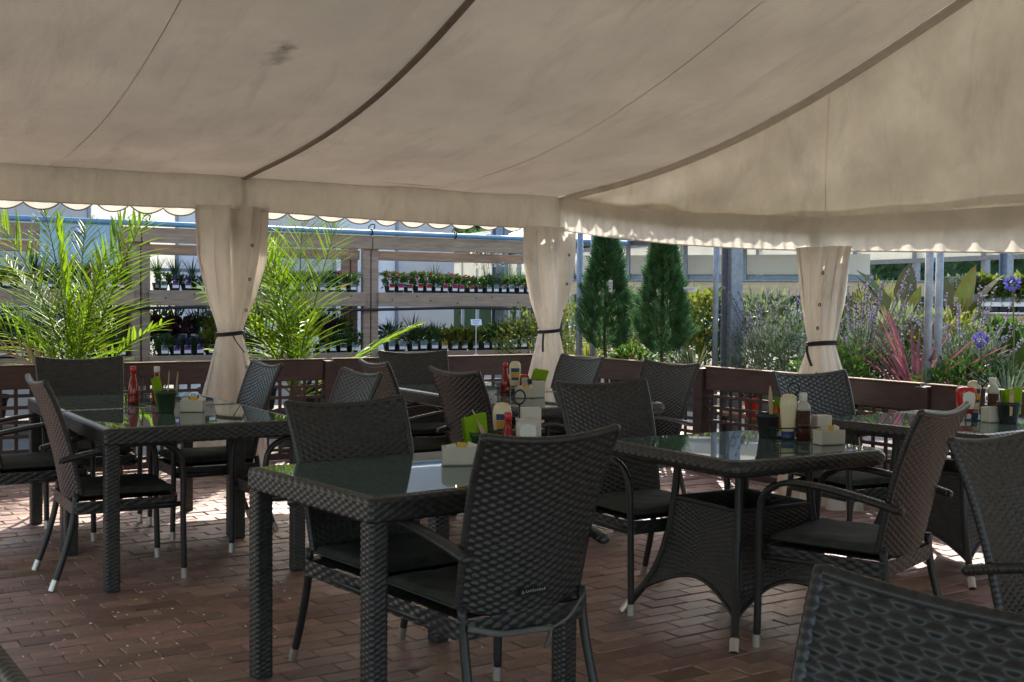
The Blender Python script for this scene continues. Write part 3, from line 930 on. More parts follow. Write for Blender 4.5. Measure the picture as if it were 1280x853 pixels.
def table_pedestal(label, loc, rot, size=0.84, group='pedestal wicker tables'):
    h = size / 2
    t = thing('pedestal_table', label, 'table', (*loc, 0), rot, group)
    m = MB()
    prof = [(0.06, 0.672), (0.025, 0.668), (0.008, 0.676), (0.0, 0.692), (0.002, 0.710), (0.012, TZ - 0.003), (0.026, TZ), (0.036, TZ - .001), (0.042, TZ - 0.008)]
    woven(m, rim_fn(h, 0.055, prof), int(size * 4 / 0.022) // 2 * 2, 13, 0.0025, 5, 4, True)
    m.build('top_frame', 'wicker', t, True)
    m = MB(); px_, py_ = rsq(np.linspace(0, 1, 48, endpoint=False), h - 0.032, h - 0.032, 0.03)
    for z0, z1 in ((TZ - 0.008, TZ + 0.003),):
        V = np.vstack([np.stack([px_, py_, np.full(48, z0)], -1), np.stack([px_, py_, np.full(48, z1)], -1)])
        i = np.arange(48); j = (i + 1) % 48
        m.add(V, np.stack([i, j, j + 48, i + 48], 1)); m.f.append(np.array([i + 48])); m.f.append(np.array([i[::-1]]))
    m.build('glass_top', 'table_glass', t)
    zz = [0.70, 0.55, 0.42, 0.30, 0.20, 0.12, 0.05, 0.0]; rr = [0.262, 0.272, 0.288, 0.315, 0.352, 0.402, 0.455, 0.490]
    rz_ = lambda z: np.interp(z, zz[::-1], rr[::-1])
    for q in range(4):
        a = PI / 4 + q * PI / 2
        z = np.linspace(0.69, 0.0, 26); r = smooth_path(np.stack([rr, zz], 1), 26)
        P = np.stack([r[:, 0] * math.cos(a), r[:, 0] * math.sin(a), r[:, 1]], 1)
        m = MB(); tube(m, P, 0.0165, 10); l = m.build('leg', 'wicker_tube', t, True)
        cp = MB(); tube(cp, [P[-1] + (0, 0, 0.003), P[-1] + (P[-2] - P[-1]) / np.linalg.norm(P[-2] - P[-1]) * 0.055], 0.0185, 12); cp.build('foot_cap', 'cap_metal', l)
        b = a + PI / 2
        def panel(U, V, a=a, b=b):
            lo = 0.105 + 0.105 * np.sin(PI * U) ** 0.8
            Z = lo + (0.50 - lo) * V
            R = rz_(Z)
            x = R * ((1 - U) * math.cos(a) + U * math.cos(b)); y = R * ((1 - U) * math.sin(a) + U * math.sin(b))
            return np.stack([x, y, Z], -1)
        m = MB(); woven(m, panel, 20, 36, 0.0036, 6, 4); woven(m, lambda U, V: panel(U, V) * np.array([0.965, 0.965, 1]), 14, 28, 0.003, 3, 3, flip=True)
        p = m.build('skirt_panel', 'wicker', t, True)
        m = MB()
        e = np.linspace(0, 1, 24)
        ringed(m, panel(e, np.zeros(24)), 0.009, 0.014, 7); m.build('skirt_edge', 'wicker', p, True)
        m = MB(); ringed(m, panel(e, np.ones(24)), 0.009, 0.014, 7); m.build('skirt_edge', 'wicker', p, True)
    m = MB(); addbox(m, (0, 0, 0.664), (0.36, 0.36, 0.012), 0.003); m.build('under_plate', 'wicker_tube', t)
    return t
TA = math.radians(31.5)
N1 = np.array([-1.795, 5.28])
S1 = 0.95
T1c = N1 + E1 * S1 / 2 + E2 * S1 / 2
T2c = T1c + E2 * (S1 + 0.012)
table_square('near wicker table of the left joined pair with square legs', T1c, TA, S1)
table_square('far wicker table of the left joined pair, before the left palm', T2c, TA, S1)
TB = math.radians(38.0)
f1 = np.array([math.cos(TB), math.sin(TB)]); f2 = np.array([-math.sin(TB), math.cos(TB)])
N3 = np.array([-0.412, 3.50]); S3 = 0.82
T3c = N3 + f1 * S3 / 2 + f2 * S3 / 2
table_square('foreground wicker table with square legs and dark glass top', T3c, TB, S3)
T4c = np.array([0.955, 4.93])
table_pedestal('wicker table on a flared pedestal with silver feet, right of centre', T4c, TA, 0.83)
T5c = np.array([2.20, 5.98])
table_pedestal('pedestal table with ketchup and lime napkin at the right picture edge', T5c, TA + 0.1, 0.92)
N6 = np.array([0.115, 6.42]); S6 = 0.93
T6c = N6 + E1 * S6 / 2 + E2 * S6 / 2
T7c = T6c + E2 * (S6 + 0.012)
table_pedestal('near table of the joined pair at the back, with mayonnaise bottle', T6c, TA, S6)
table_square('far table of the joined pair at the back, nearest the fence', T7c, TA, S6)
# ------------------------------------------------------------------ things on the tables
mat('ketchup_red', (0.28, 0.012, 0.010), 0.12, 0.5, var=0.15)
mat('bright_red', (0.55, 0.02, 0.015), 0.25, 0.5, var=0.1)
mat('mayo_cream', (0.72, 0.62, 0.40), 0.25, 0.5, var=0.06)
mat('white_print', (0.75, 0.73, 0.68), 0.45, 0.4, var=0.08)
mat('blue_print', (0.02, 0.05, 0.16), 0.35, 0.5)
mat('gold_print', (0.70, 0.36, 0.03), 0.35, 0.5)
mat('brown_sauce', (0.055, 0.018, 0.010), 0.12, 0.5)
mat('clear_neck', (0.50, 0.47, 0.40), 0.15, 0.5, var=0.1)
mat('cap_white', (0.70, 0.69, 0.66), 0.4, 0.4, var=0.05)
mat('pot_green', (0.028, 0.055, 0.022), 0.5, 0.4)
mat('pot_black', (0.025, 0.026, 0.03), 0.5, 0.4)
mat('napkin', (0.27, 0.46, 0.02), 0.85, 0.1, var=0.12, scale=30, bump=0.2, bscale=90, transl=0.25)
mat('cutlery_wood', (0.52, 0.39, 0.24), 0.7, 0.2, var=0.12, scale=12, stretch=(1, 1, .2))
mat('box_cream', (0.58, 0.54, 0.46), 0.35, 0.5, var=0.06)
mat('sachet_white', (0.74, 0.70, 0.58), 0.6, 0.2, var=0.1)
mat('sachet_gold', (0.72, 0.45, 0.05), 0.5, 0.3, var=0.2)
mat('wire', (0.012, 0.012, 0.013), 0.35, 0.5)
Z0 = TZ + 0.0035

def glass_bottle(loc, label, content='ketchup_red', cap='bright_red', h=0.20, r=0.030, neck='ketchup_red'):
    b = thing('sauce_bottle', label, 'bottle', (*loc, Z0), rng.random() * 6)
    k = h / 0.20
    body = [(0.002, 0.0), (r * .95, 0.001), (r, 0.006), (r, 0.055 * k), (r * .93, 0.085 * k), (r * .70, 0.12 * k), (r * .48, 0.145 * k), (r * .42, 0.170 * k)]
    m = MB(); lathe(m, body, 20); m.build('body', content, b, True)
    m = MB(); lathe(m, [(r * .50, 0.168 * k), (r * .54, 0.170 * k), (r * .54, 0.197 * k), (r * .46, 0.20 * k)], 16); m.build('cap', cap, b, True)
    m = MB(); lathe(m, [(r * 1.015, 0.014), (r * 1.015, 0.050 * k)], 20, cap=False); l = m.build('label', content, b, True)
    m = MB(); V = [(r * 1.03 * math.sin(a), -r * 1.03 * math.cos(a), z) for a, z in ((0, .02), (.35, .032), (0, .046), (-.35, .032))]
    m.add(V, [[0, 1, 2, 3]]); m.build('emblem', 'white_print', l)
    return b
def squeezy(loc, label, content='bright_red', rot=0.0, h=0.15, w=0.075, cap='cap_white'):
    b = thing('squeezy_bottle', label, 'bottle', (*loc, Z0), rot)
    m = MB()
    zs = np.array([0.028, 0.034, 0.05, 0.09, 0.115, 0.135, 0.146, 0.15]) * h / 0.15
    ws = np.array([0.55, 0.70, 0.82, 0.97, 1.0, 0.97, 0.80, 0.45]) * w / 2
    U = np.linspace(0, 1, 32, endpoint=False)
    P = np.zeros((32, len(zs), 3))
    for j, (z, ww) in enumerate(zip(zs, ws)):
        x, y = rsq(U, ww, ww * 0.62, ww * 0.35); P[:, j] = np.stack([x, y, np.full(32, z)], -1)
    grid(m, P, True); m.f.append(np.array([np.arange(32) * len(zs) + len(zs) - 1])); m.f.append(np.array([(np.arange(32) * len(zs))[::-1]]))
    bd_ = m.build('body', content, b, True)
    m = MB(); lathe(m, [(w * .27, 0), (w * .30, 0.002), (w * .30, 0.024), (w * .24, 0.03)], 18, sy=0.8); m.build('cap', cap, b, True)
    # keystone shaped label on both faces
    for s_ in (-1, 1):
        m = MB(); yy = s_ * (w * 0.31 + 0.0012)
        k = h / 0.15
        q = [(-.30, .050), (.30, .050), (.36, .105), (.31, .122), (.0, .131), (-.31, .122), (-.36, .105)]
        V = [(a * w, yy * (0.93 if z < .06 else 1.0), z * k) for a, z in q]
        m.add(V, [list(range(7)) if s_ < 0 else list(range(7))[::-1]]); m.build('label', 'white_print', bd_)
    return b
def mayo(loc, label, rot=0.0, h=0.19):
    b = thing('mayonnaise_bottle', label, 'bottle', (*loc, Z0), rot)
    k = h / 0.19; w = 0.036
    m = MB(); lathe(m, [(w * .72, 0.032 * k), (w * .8, 0.04 * k), (w * .86, 0.08 * k), (w, 0.13 * k), (w * 1.02, 0.155 * k), (w * .9, 0.175 * k), (w * .6, 0.187 * k), (w * .1, 0.19 * k)], 24, sy=0.66)
    bd_ = m.build('body', 'mayo_cream', b, True)
    m = MB(); lathe(m, [(w * .66, 0), (w * .72, 0.003), (w * .74, 0.034 * k)], 20, sy=.72); m.build('cap', 'blue_print', b, True)
    for z0, z1, mt, s_ in ((0.128, 0.150, 'blue_print', .80), (0.098, 0.126, 'gold_print', .78), (0.082, 0.097, 'blue_print', .70)):
        m = MB(); a = np.linspace(-0.75, 0.75, 9)
        P = np.zeros((9, 2, 3))
        for j, z in enumerate((z0 * k, z1 * k)):
            rr = np.interp(z, np.array([.08, .13, .155]) * k, [w * .86, w, w * 1.02]) * 1.02 + .0006
            P[:, j] = np.stack([rr * np.sin(a), -rr * .66 * np.cos(a), np.full(9, z)], -1)
        grid(m, P); m.build('label', mt, bd_, True)
    return b
def brown_bottle(loc, label, h=0.20):
    b = thing('sauce_bottle', label, 'bottle', (*loc, Z0), 0)
    k = h / .2
    U = np.linspace(0, 1, 32, endpoint=False)
    def blk(name, zs, ws, mt, par):
        m = MB(); P = np.zeros((32, len(zs), 3))
        for j, (z, ww) in enumerate(zip(zs, ws)):
            x, y = rsq(U, ww, ww, ww * 0.45); P[:, j] = np.stack([x, y, np.full(32, z * k)], -1)
        grid(m, P, True); m.f.append(np.array([np.arange(32) * len(zs) + len(zs) - 1])); m.f.append(np.array([(np.arange(32) * len(zs))[::-1]]))
        return m.build(name, mt, par, True)
    blk('body', [0, 0.004, .125], [.026, .029, .029], 'brown_sauce', b)
    blk('neck', [.125, .14, .155, .165], [.029, .0285, .022, .015], 'clear_neck', b)
    m = MB(); lathe(m, [(.015, .165 * k), (.017, .167 * k), (.017, .195 * k), (.014, .2 * k)], 16); m.build('cap', 'cap_white', b, True)
    blk('label', [.05, .075], [.0294, .0294], 'brown_sauce', b)
    return b
def cutlery_pot(loc, label, material='pot_black', rot=0.0, h=0.105, r=0.052):
    p = thing('cutlery_pot', label, 'pot', (*loc, Z0), rot)
    m = MB(); lathe(m, [(r * .70, 0), (r * .72, .004), (r * .93, h * .80), (r * 1.0, h * .82), (r * 1.04, h), (r * .97, h), (r * .68, .012)], 24, cap=True)
    m.build('body', material, p, True)
    return p
def napkin(loc, z, label, rot=0.0, tilt=0.2, size=(0.085, 0.012, 0.10)):
    n = thing('napkin', label, 'napkin', (*loc, Z0 + z), rot)
    R = np.array(Matrix.Rotation(tilt, 3, 'Y'))
    for k in range(3):
        m = MB(); w, d, h = size
        A, B = np.meshgrid(np.linspace(-.5, .5, 10), np.linspace(0, 1, 10), indexing='ij')
        V = np.stack([A * w, (k - 1) * d * .5 + 0.004 * np.sin(4 * A + 2 * B + k), B * (h - 0.006 * k) + 0.004 * np.sin(5 * A + k)], -1)
        V2 = V + np.array([0, 0.0022, 0])
        grid(m, V @ R.T); grid(m, V2 @ R.T, flip=True)
        m.build('ply', 'napkin', n, True)
    return n
def wood_tool(loc, z, label, rot, tilt, fork=False, L=0.155):
    n = thing('wooden_fork' if fork else 'wooden_knife', label, 'cutlery', (*loc, Z0 + z), rot)
    R = np.array(Matrix.Rotation(tilt, 3, 'X'))
    m = MB()
    ws = [.006, .007, .0065, .0085, .0095, .0095, .007, .002]; zs = np.linspace(0, L, 8)
    if fork: ws = ws[:5] + [.011, .011, .011]
    V = []
    for w, zz in zip(ws, zs): V += [(-w, -.001, zz), (w, -.001, zz), (w, .001, zz), (-w, .001, zz)]
    F = []
    for j in range(7):
        for i in range(4): F.append([j * 4 + i, j * 4 + (i + 1) % 4, j * 4 + 4 + (i + 1) % 4, j * 4 + 4 + i])
    F += [[3, 2, 1, 0], [28, 29, 30, 31]]
    m.add(np.array(V) @ R.T, F)
    b = m.build('blade', 'cutlery_wood', n)
    if fork:
        for k in range(4):
            m = MB(); addbox(m, np.array([(-.0085 + k * .0057), 0, L + .012]) @ R.T, (.0032, .0018, .028), .0005, R); m.build('tine', 'cutlery_wood', b)
    return n
def sachet_box(loc, label, rot=0.0, w=0.115, d=0.065, h=0.062):
    b = thing('sachet_box', label, 'box', (*loc, Z0), rot)
    t = 0.005
    m = MB(); addbox(m, (0, 0, .004), (w, d, .008), .002); m.build('base', 'box_cream', b)
    for s_ in (-1, 1):
        m = MB(); addbox(m, (0, s_ * (d / 2 - t / 2), h / 2), (w, t, h), .002); m.build('side', 'box_cream', b)
        m = MB(); addbox(m, (s_ * (w / 2 - t / 2), 0, h / 2 - .0015), (t, d - 2 * t - .0008, h - .003), .002); m.build('end', 'box_cream', b)
    return b
ORD = ['first', 'second', 'third', 'fourth', 'fifth', 'sixth']
def sachets(loc, rot, where, n=3):
    c, s_ = math.cos(rot), math.sin(rot)
    for k in range(n):
        a = (k - (n - 1) / 2) * 0.028
        m = MB()
        R = np.array(Matrix.Rotation(0.25 * (k - 1) + 0.1, 3, 'Y') @ Matrix.Rotation(0.3 - .25 * k, 3, 'X'))
        A, B = np.meshgrid(np.linspace(-1, 1, 6), np.linspace(0, 1, 6), indexing='ij')
        bul = 0.004 * np.cos(A * PI / 2) * np.sin(B * PI)
        V = np.stack([A * .018, bul, .0 + B * .068], -1); V2 = np.stack([A * .018, -bul - .0004, B * .068], -1)
        grid(m, V @ R.T); grid(m, V2 @ R.T, flip=True)
        o = m.build('sachet', 'sachet_gold' if k == 1 else 'sachet_white', None, True, (loc[0] + c * a, loc[1] + s_ * a, Z0 + .012), rot + .2)
        tag(o, ('gold' if k == 1 else 'white') + ' paper sachet, ' + ORD[k] + ' in the cream box ' + where, 'sachet', 'sachets in cream boxes')
def caddy(loc, label, rot, w=0.17, d=0.09, hz=0.24):
    c = thing('condiment_caddy', label, 'caddy', (*loc, Z0), rot)
    e = np.linspace(0, 1, 40, endpoint=False)
    x, y = rsq(e, w / 2, d / 2, .03)
    for z, nm in ((.004, 'base_ring'), (.052, 'guard_ring')):
        m = MB(); tube(m, np.stack([x, y, z + 0 * e], -1), .0026, 6, True); m.build(nm, 'wire', c, True)
    for k in range(6):
        i = k * 40 // 6
        m = MB(); aa = np.linspace(0, 2 * PI, 16, endpoint=False)
        tube(m, [(x[i], y[i], .004), (x[i], y[i], .052)], .002, 5); m.build('upright', 'wire', c, True)
        m = MB()
        tx, ty = (1, 0) if abs(y[i]) > d / 2 - .01 else (0, 1)
        tube(m, np.stack([x[i] + .014 * np.cos(aa) * tx + .02 * tx, y[i] + .014 * np.cos(aa) * ty, .028 + .018 * np.sin(aa)], -1), .0018, 5, True); m.build('scroll', 'wire', c, True)
    m = MB(); tube(m, [(0, 0, .004), (0, 0, hz - .045)], .003, 6); m.build('stem', 'wire', c, True)
    m = MB(); aa = np.linspace(0, 2 * PI, 24, endpoint=False)
    tube(m, np.stack([.026 * np.cos(aa), 0 * aa, hz - .02 + .026 * np.sin(aa)], -1), .0036, 6, True); m.build('handle_ring', 'wire', c, True)
    for k in (-1, 1):
        m = MB(); tube(m, [(k * w * .25, -d / 2, .004), (k * w * .25, d / 2, .004)], .002, 5); m.build('cross_wire', 'wire', c, True)
    return c

# left tables
caddy((-2.02, 6.56), 'black wire caddy holding two sauce bottles on the left table', TA, 0.19, .10, .19)
glass_bottle((-2.060, 6.52), 'ketchup bottle, left one of two in the caddy on the left table', h=0.205)
glass_bottle((-1.955, 6.60), 'ketchup bottle with white cap, right one of two on the left table', cap='cap_white', h=0.20)
cutlery_pot((-1.745, 6.05), 'dark green pot of cutlery and napkins on the left table', 'pot_green', r=0.054, h=.112)
napkin((-1.775, 6.06), .03, 'rolled green napkin in the dark green pot on the left table', .3, -.18, (.045, .02, .15))
wood_tool((-1.735, 6.03), .03, 'wooden knife nearer the middle of the dark green pot on the left table', 1.6, .06, L=.185)
wood_tool((-1.705, 6.06), .03, 'wooden knife at the right of the dark green pot on the left table', 1.4, .10, L=.178)
sachet_box((-1.625, 6.10), 'cream sachet box beside the dark green pot on the left table', .05)
sachets((-1.625, 6.10), .05, 'on the left table', 3)
# foreground table
sachet_box((-0.182, 4.24), 'cream sachet box on the foreground glass table', .12, .125, .07, .066)
sachets((-0.182, 4.24), .12, 'on the foreground table', 3)
cutlery_pot((-0.095, 4.40), 'dark green cutlery pot on the foreground table behind the sachet box', 'pot_green', r=.062, h=.10)
napkin((-0.125, 4.40), .04, 'lime green napkin standing in the pot on the foreground table', .35, -.12, (.085, .03, .125))
wood_tool((-0.062, 4.38), .04, 'wooden knife leaning in the pot on the foreground table', 1.3, -.55, L=.165)
wood_tool((-0.078, 4.36), .03, 'wooden fork leaning in front of the lime napkin, foreground table', .9, -.45, True, .105)
caddy((0.030, 4.44), 'black wire caddy with ring handle on the foreground table', .65, .20, .11, .245)
glass_bottle((-0.012, 4.37), 'ketchup bottle behind the foreground chair back', h=.175, r=.027)
squeezy((0.058, 4.37), 'upside-down squeezy sauce bottle with keystone label, foreground table', 'mayo_pink' if 'mayo_pink' in M else 'clear_neck', .1, .155, .085, 'bright_red')
mayo((-0.035, 4.50), 'yellow mustard-coloured bottle behind the ketchup on the foreground table', .2, .20)
m = MB(); addbox(m, (0, 0, .09), (.085, .03, .18), .006); 
o = m.build('paper_bag', 'box_cream', None, False, (0.07, 4.53, Z0), .3); tag(o, 'cream upright menu block at the back of the foreground caddy', 'menu block')
# pedestal table in the middle
cutlery_pot((1.105, 5.16), 'black cutlery pot on the flared pedestal table', r=.05, h=.105)
napkin((1.130, 5.15), .03, 'lime napkin in the black pot on the flared pedestal table', .2, .25, (.05, .02, .15))
wood_tool((1.115, 5.13), .04, 'pale wooden knife leaning in the black pot on the pedestal table', .2, -.1, L=.185)
caddy((1.205, 5.11), 'black wire caddy with curled handle on the flared pedestal table', .25, .22, .10, .235)
mayo((1.178, 5.09), 'mayonnaise bottle standing cap down on the flared pedestal table', 3.0, .195)
brown_bottle((1.240, 5.09), 'brown sauce bottle in the caddy on the flared pedestal table', .20)
squeezy((1.150, 5.17), 'red squeezy ketchup bottle half hidden on the flared pedestal table', 'bright_red', .9, .14, .06)
sachet_box((1.310, 4.93), 'cream sachet box on the flared pedestal table', .35, .115, .065, .062)
sachets((1.310, 4.93), .35, 'on the flared pedestal table', 3)
m = MB(); addbox(m, (0, 0, .05), (.075, .05, .10), .004)
o = m.build('menu_block', 'box_cream', None, False, (1.335, 5.15, Z0), .3); tag(o, 'pale upright block behind the sachet box on the pedestal table', 'menu block')
# right edge table
squeezy((2.285, 6.02), 'red squeezy ketchup bottle with big white label at the right edge', 'bright_red', .15, .165, .095)
caddy((2.37, 6.03), 'black wire caddy on the right edge table', .2, .20, .11, .22)
mayo((2.335, 6.05), 'mayonnaise bottle at the right edge behind the ketchup', .1, .195)
brown_bottle((2.425, 6.04), 'brown sauce bottle at the right edge beside the black pot', .21)
sachet_box((2.365, 5.90), 'cream sachet box at the right edge table', .5, .08, .06, .075)
sachets((2.365, 5.90), .5, 'at the right edge table', 2)
cutlery_pot((2.435, 5.86), 'black cutlery pot at the right edge table', r=.056, h=.105)
napkin((2.445, 5.86), .045, 'lime napkin hanging from the black pot at the right edge', .1, .03, (.088, .03, .125))
wood_tool((2.395, 5.88), .05, 'wooden knife leaning left out of the black pot, right edge', 1.4, .55, L=.15)
wood_tool((2.425, 5.81), .04, 'wooden fork in front of the lime napkin, right edge', .1, .03, True, .10)
# back tables
caddy((0.005, 7.40), 'black wire caddy on the back table before the fence', .5, .21, .11, .20)
glass_bottle((-0.040, 7.43), 'ketchup bottle on the back table, left of the mayonnaise', h=.19)
mayo((0.020, 7.38), 'mayonnaise bottle with blue and gold label on the back table', .05, .205)
squeezy((0.078, 7.42), 'red squeezy ketchup bottle right of the mayonnaise on the back table', 'bright_red', .2, .12, .06)
cutlery_pot((0.150, 7.30), 'black cutlery pot on the back table', r=.055, h=.10)
napkin((0.145, 7.30), .035, 'lime napkin tilted in the black pot on the back table', .2, .30, (.085, .03, .13))
sachet_box((0.080, 7.12), 'cream sachet box on the back table', .1)
sachets((0.080, 7.12), .1, 'on the back table', 3)
m = MB(); addbox(m, (0, 0, .05), (.07, .05, .10), .004)
o = m.build('menu_block', 'box_cream', None, False, (0.160, 7.16, Z0), .3); tag(o, 'pale upright block beside the sachet box on the back table', 'menu block')
# grit and petals scattered over the paving
mm = MB()
gx = np.concatenate([rng.uniform(-2.2, -1.0, 90), rng.uniform(-2.5, 1.8, 90)]); gy = np.concatenate([rng.uniform(4.2, 5.6, 90), rng.uniform(4.2, 8.0, 90)])
ga = rng.uniform(0, 6.3, 180); gs = rng.uniform(.003, .0075, 180)
for x_, y_, a_, s_ in zip(gx, gy, ga, gs):
    V = np.array([[-1, -.5, 0], [1, -.6, .1], [.8, .7, .35], [-.7, .6, .1], [0, 0, .8]]) * s_
    V = V @ rz(a_).T + np.array([x_, y_, .003])
    mm.add(V, [[0, 1, 4], [1, 2, 4], [2, 3, 4], [3, 0, 4]])
tag(mm.build('litter', 'sachet_white'), 'pale grit and petal specks scattered on the brick paving', 'litter', None, 'stuff')
# small dry leaves and petals fallen on the paving
mat('dry_leaf', (0.42, 0.30, 0.14), 0.8, 0.2, var=0.3)
for k, (x, y, wh) in enumerate(((-0.82, 4.62, 'behind the foreground table, left'), (-0.79, 4.32, 'under the foreground table'), (0.055, 4.42, 'right of the foreground chair strap'), (0.02, 4.30, 'below the foreground chair strap'), (0.62, 4.60, 'before the pedestal'), (-1.45, 4.55, 'by the left front paving'), (0.30, 6.0, 'in mid floor'))):
    m = MB()
    a = np.array([[0, 0, .004], [.018, .010, .013], [.036, .002, .006], [.016, -.009, .011]])
    m.add(np.vstack([a, a - [0, 0, .001]]), [[0, 1, 2, 3][::-1], [4, 5, 6, 7]])
    o = m.build('dry_leaf', 'dry_leaf', None, False, (x, y, .003), rng.random() * 6); tag(o, 'small dry leaf lying on the bricks ' + wh, 'leaf', 'fallen leaves')
# ------------------------------------------------------------------ planting behind the fence
mat('palm_leaf', (0.15, 0.23, 0.022), 0.42, 0.45, var=0.25, scale=4, transl=0.50, tcol=(1.15, 1.25, 0.5), rnd=0.3)
mat('leaf_mid', (0.055, 0.115, 0.025), 0.5, 0.35, var=0.25, scale=6, transl=0.35, tcol=(1.1, 1.2, .6), rnd=0.35)
mat('leaf_dark', (0.030, 0.070, 0.024), 0.5, 0.35, var=0.3, scale=3, transl=0.25, rnd=0.4)
mat('leaf_cypress', (0.065, 0.155, 0.060), 0.6, 0.25, var=0.3, scale=9, transl=0.25, rnd=0.4)
mat('leaf_yellow', (0.17, 0.20, 0.030), 0.5, 0.35, var=0.25, scale=6, transl=0.4, rnd=0.35)
mat('leaf_grey', (0.13, 0.17, 0.115), 0.65, 0.2, var=0.25, scale=9, transl=0.3, rnd=0.3)
mat('leaf_purple', (0.050, 0.018, 0.030), 0.5, 0.35, var=0.3, scale=7, transl=0.25, rnd=0.35)
mat('leaf_pink', (0.20, 0.075, 0.095), 0.5, 0.35, var=0.4, scale=10, transl=0.3, rnd=0.4)
mat('leaf_variegated', (0.30, 0.34, 0.19), 0.55, 0.3, color2=(0.085, 0.13, 0.05), scale=22, transl=0.3, rnd=0.25)
mat('leaf_bronze', (0.085, 0.125, 0.030), 0.4, 0.45, color2=(0.075, 0.045, 0.020), scale=5, transl=0.3, rnd=0.2)
mat('leaf_tree', (0.065, 0.140, 0.034), 0.5, 0.35, var=0.35, scale=0.6, transl=0.35, rnd=0.4)
mat('petal_lavender', (0.25, 0.225, 0.345), 0.7, 0.2, var=0.2, rnd=0.25, transl=0.25)
mat('petal_blue', (0.11, 0.11, 0.42), 0.6, 0.2, var=0.2, transl=0.25)
mat('petal_magenta', (0.50, 0.02, 0.13), 0.6, 0.2, var=0.2, transl=0.2, rnd=0.2)
mat('petal_red', (0.50, 0.03, 0.03), 0.6, 0.2, var=0.2, transl=0.2)
mat('petal_violet', (0.20, 0.07, 0.40), 0.6, 0.2, var=0.2, transl=0.2, rnd=0.2)
mat('petal_yellow', (0.65, 0.42, 0.03), 0.6, 0.2, var=0.2, transl=0.2)
mat('petal_white', (0.72, 0.70, 0.55), 0.6, 0.2, var=0.1, transl=0.3)
mat('stem', (0.10, 0.13, 0.04), 0.6, 0.3)
mat('dry_frond', (0.42, 0.33, 0.20), 0.7, 0.2)
mat('bark', (0.11, 0.085, 0.062), 0.9, 0.1, var=0.3, scale=12, bump=.5)
mat('pot_plastic', (0.020, 0.021, 0.024), 0.55, 0.35)
mat('pot_bluegrey', (0.16, 0.22, 0.26), 0.6, 0.3)
mat('pot_terracotta', (0.38, 0.15, 0.075), 0.8, 0.2)
mat('card_white', (0.72, 0.74, 0.76), 0.5, 0.3, var=0.05)
mat('card_print', (0.25, 0.29, 0.36), 0.5, 0.3, var=0.3, scale=60)

def hx(px, d): return (px - 640.0) / 1500.0 * d
def pot(par, r, h, material, square=False):
    m = MB()
    if square:
        P = np.zeros((4, 4, 3))
        for j, (w, z) in enumerate(((r * .72, 0), (r * .95, h * .86), (r, h * .87), (r, h))):
            P[:, j] = [(-w, -w, z), (w, -w, z), (w, w, z), (-w, w, z)]
        grid(m, P, True); m.f.append(np.array([[3, 7, 11, 15]])); m.f.append(np.array([[12, 8, 4, 0]]))
    else:
        lathe(m, [(r * .72, 0), (r * .93, h * .82), (r, h * .84), (r * 1.03, h), (r * .95, h), (r * .93, h * .93)], 18)
    return m.build('pot', material, par, False)
def card(par, x, y, z, w, h, tiltx=-0.25, rotz=0.0, text=True, name='price_card'):
    R = rz(rotz) @ np.array(Matrix.Rotation(tiltx, 3, 'X'))
    m = MB(); addbox(m, (x, y, z), (w, 0.002, h), 0.0006, R)
    c = m.build(name, 'card_white', par)
    if text:
        m = MB()
        for k in range(3):
            addbox(m, np.array([x, y, z]) + R @ np.array([-w * .06 * k, -0.0016, h * (.25 - .24 * k)]), (w * (.7 - .12 * k), 0.0008, h * .09), 0.0002, R)
        m.build('print', 'card_print', c)
    return c

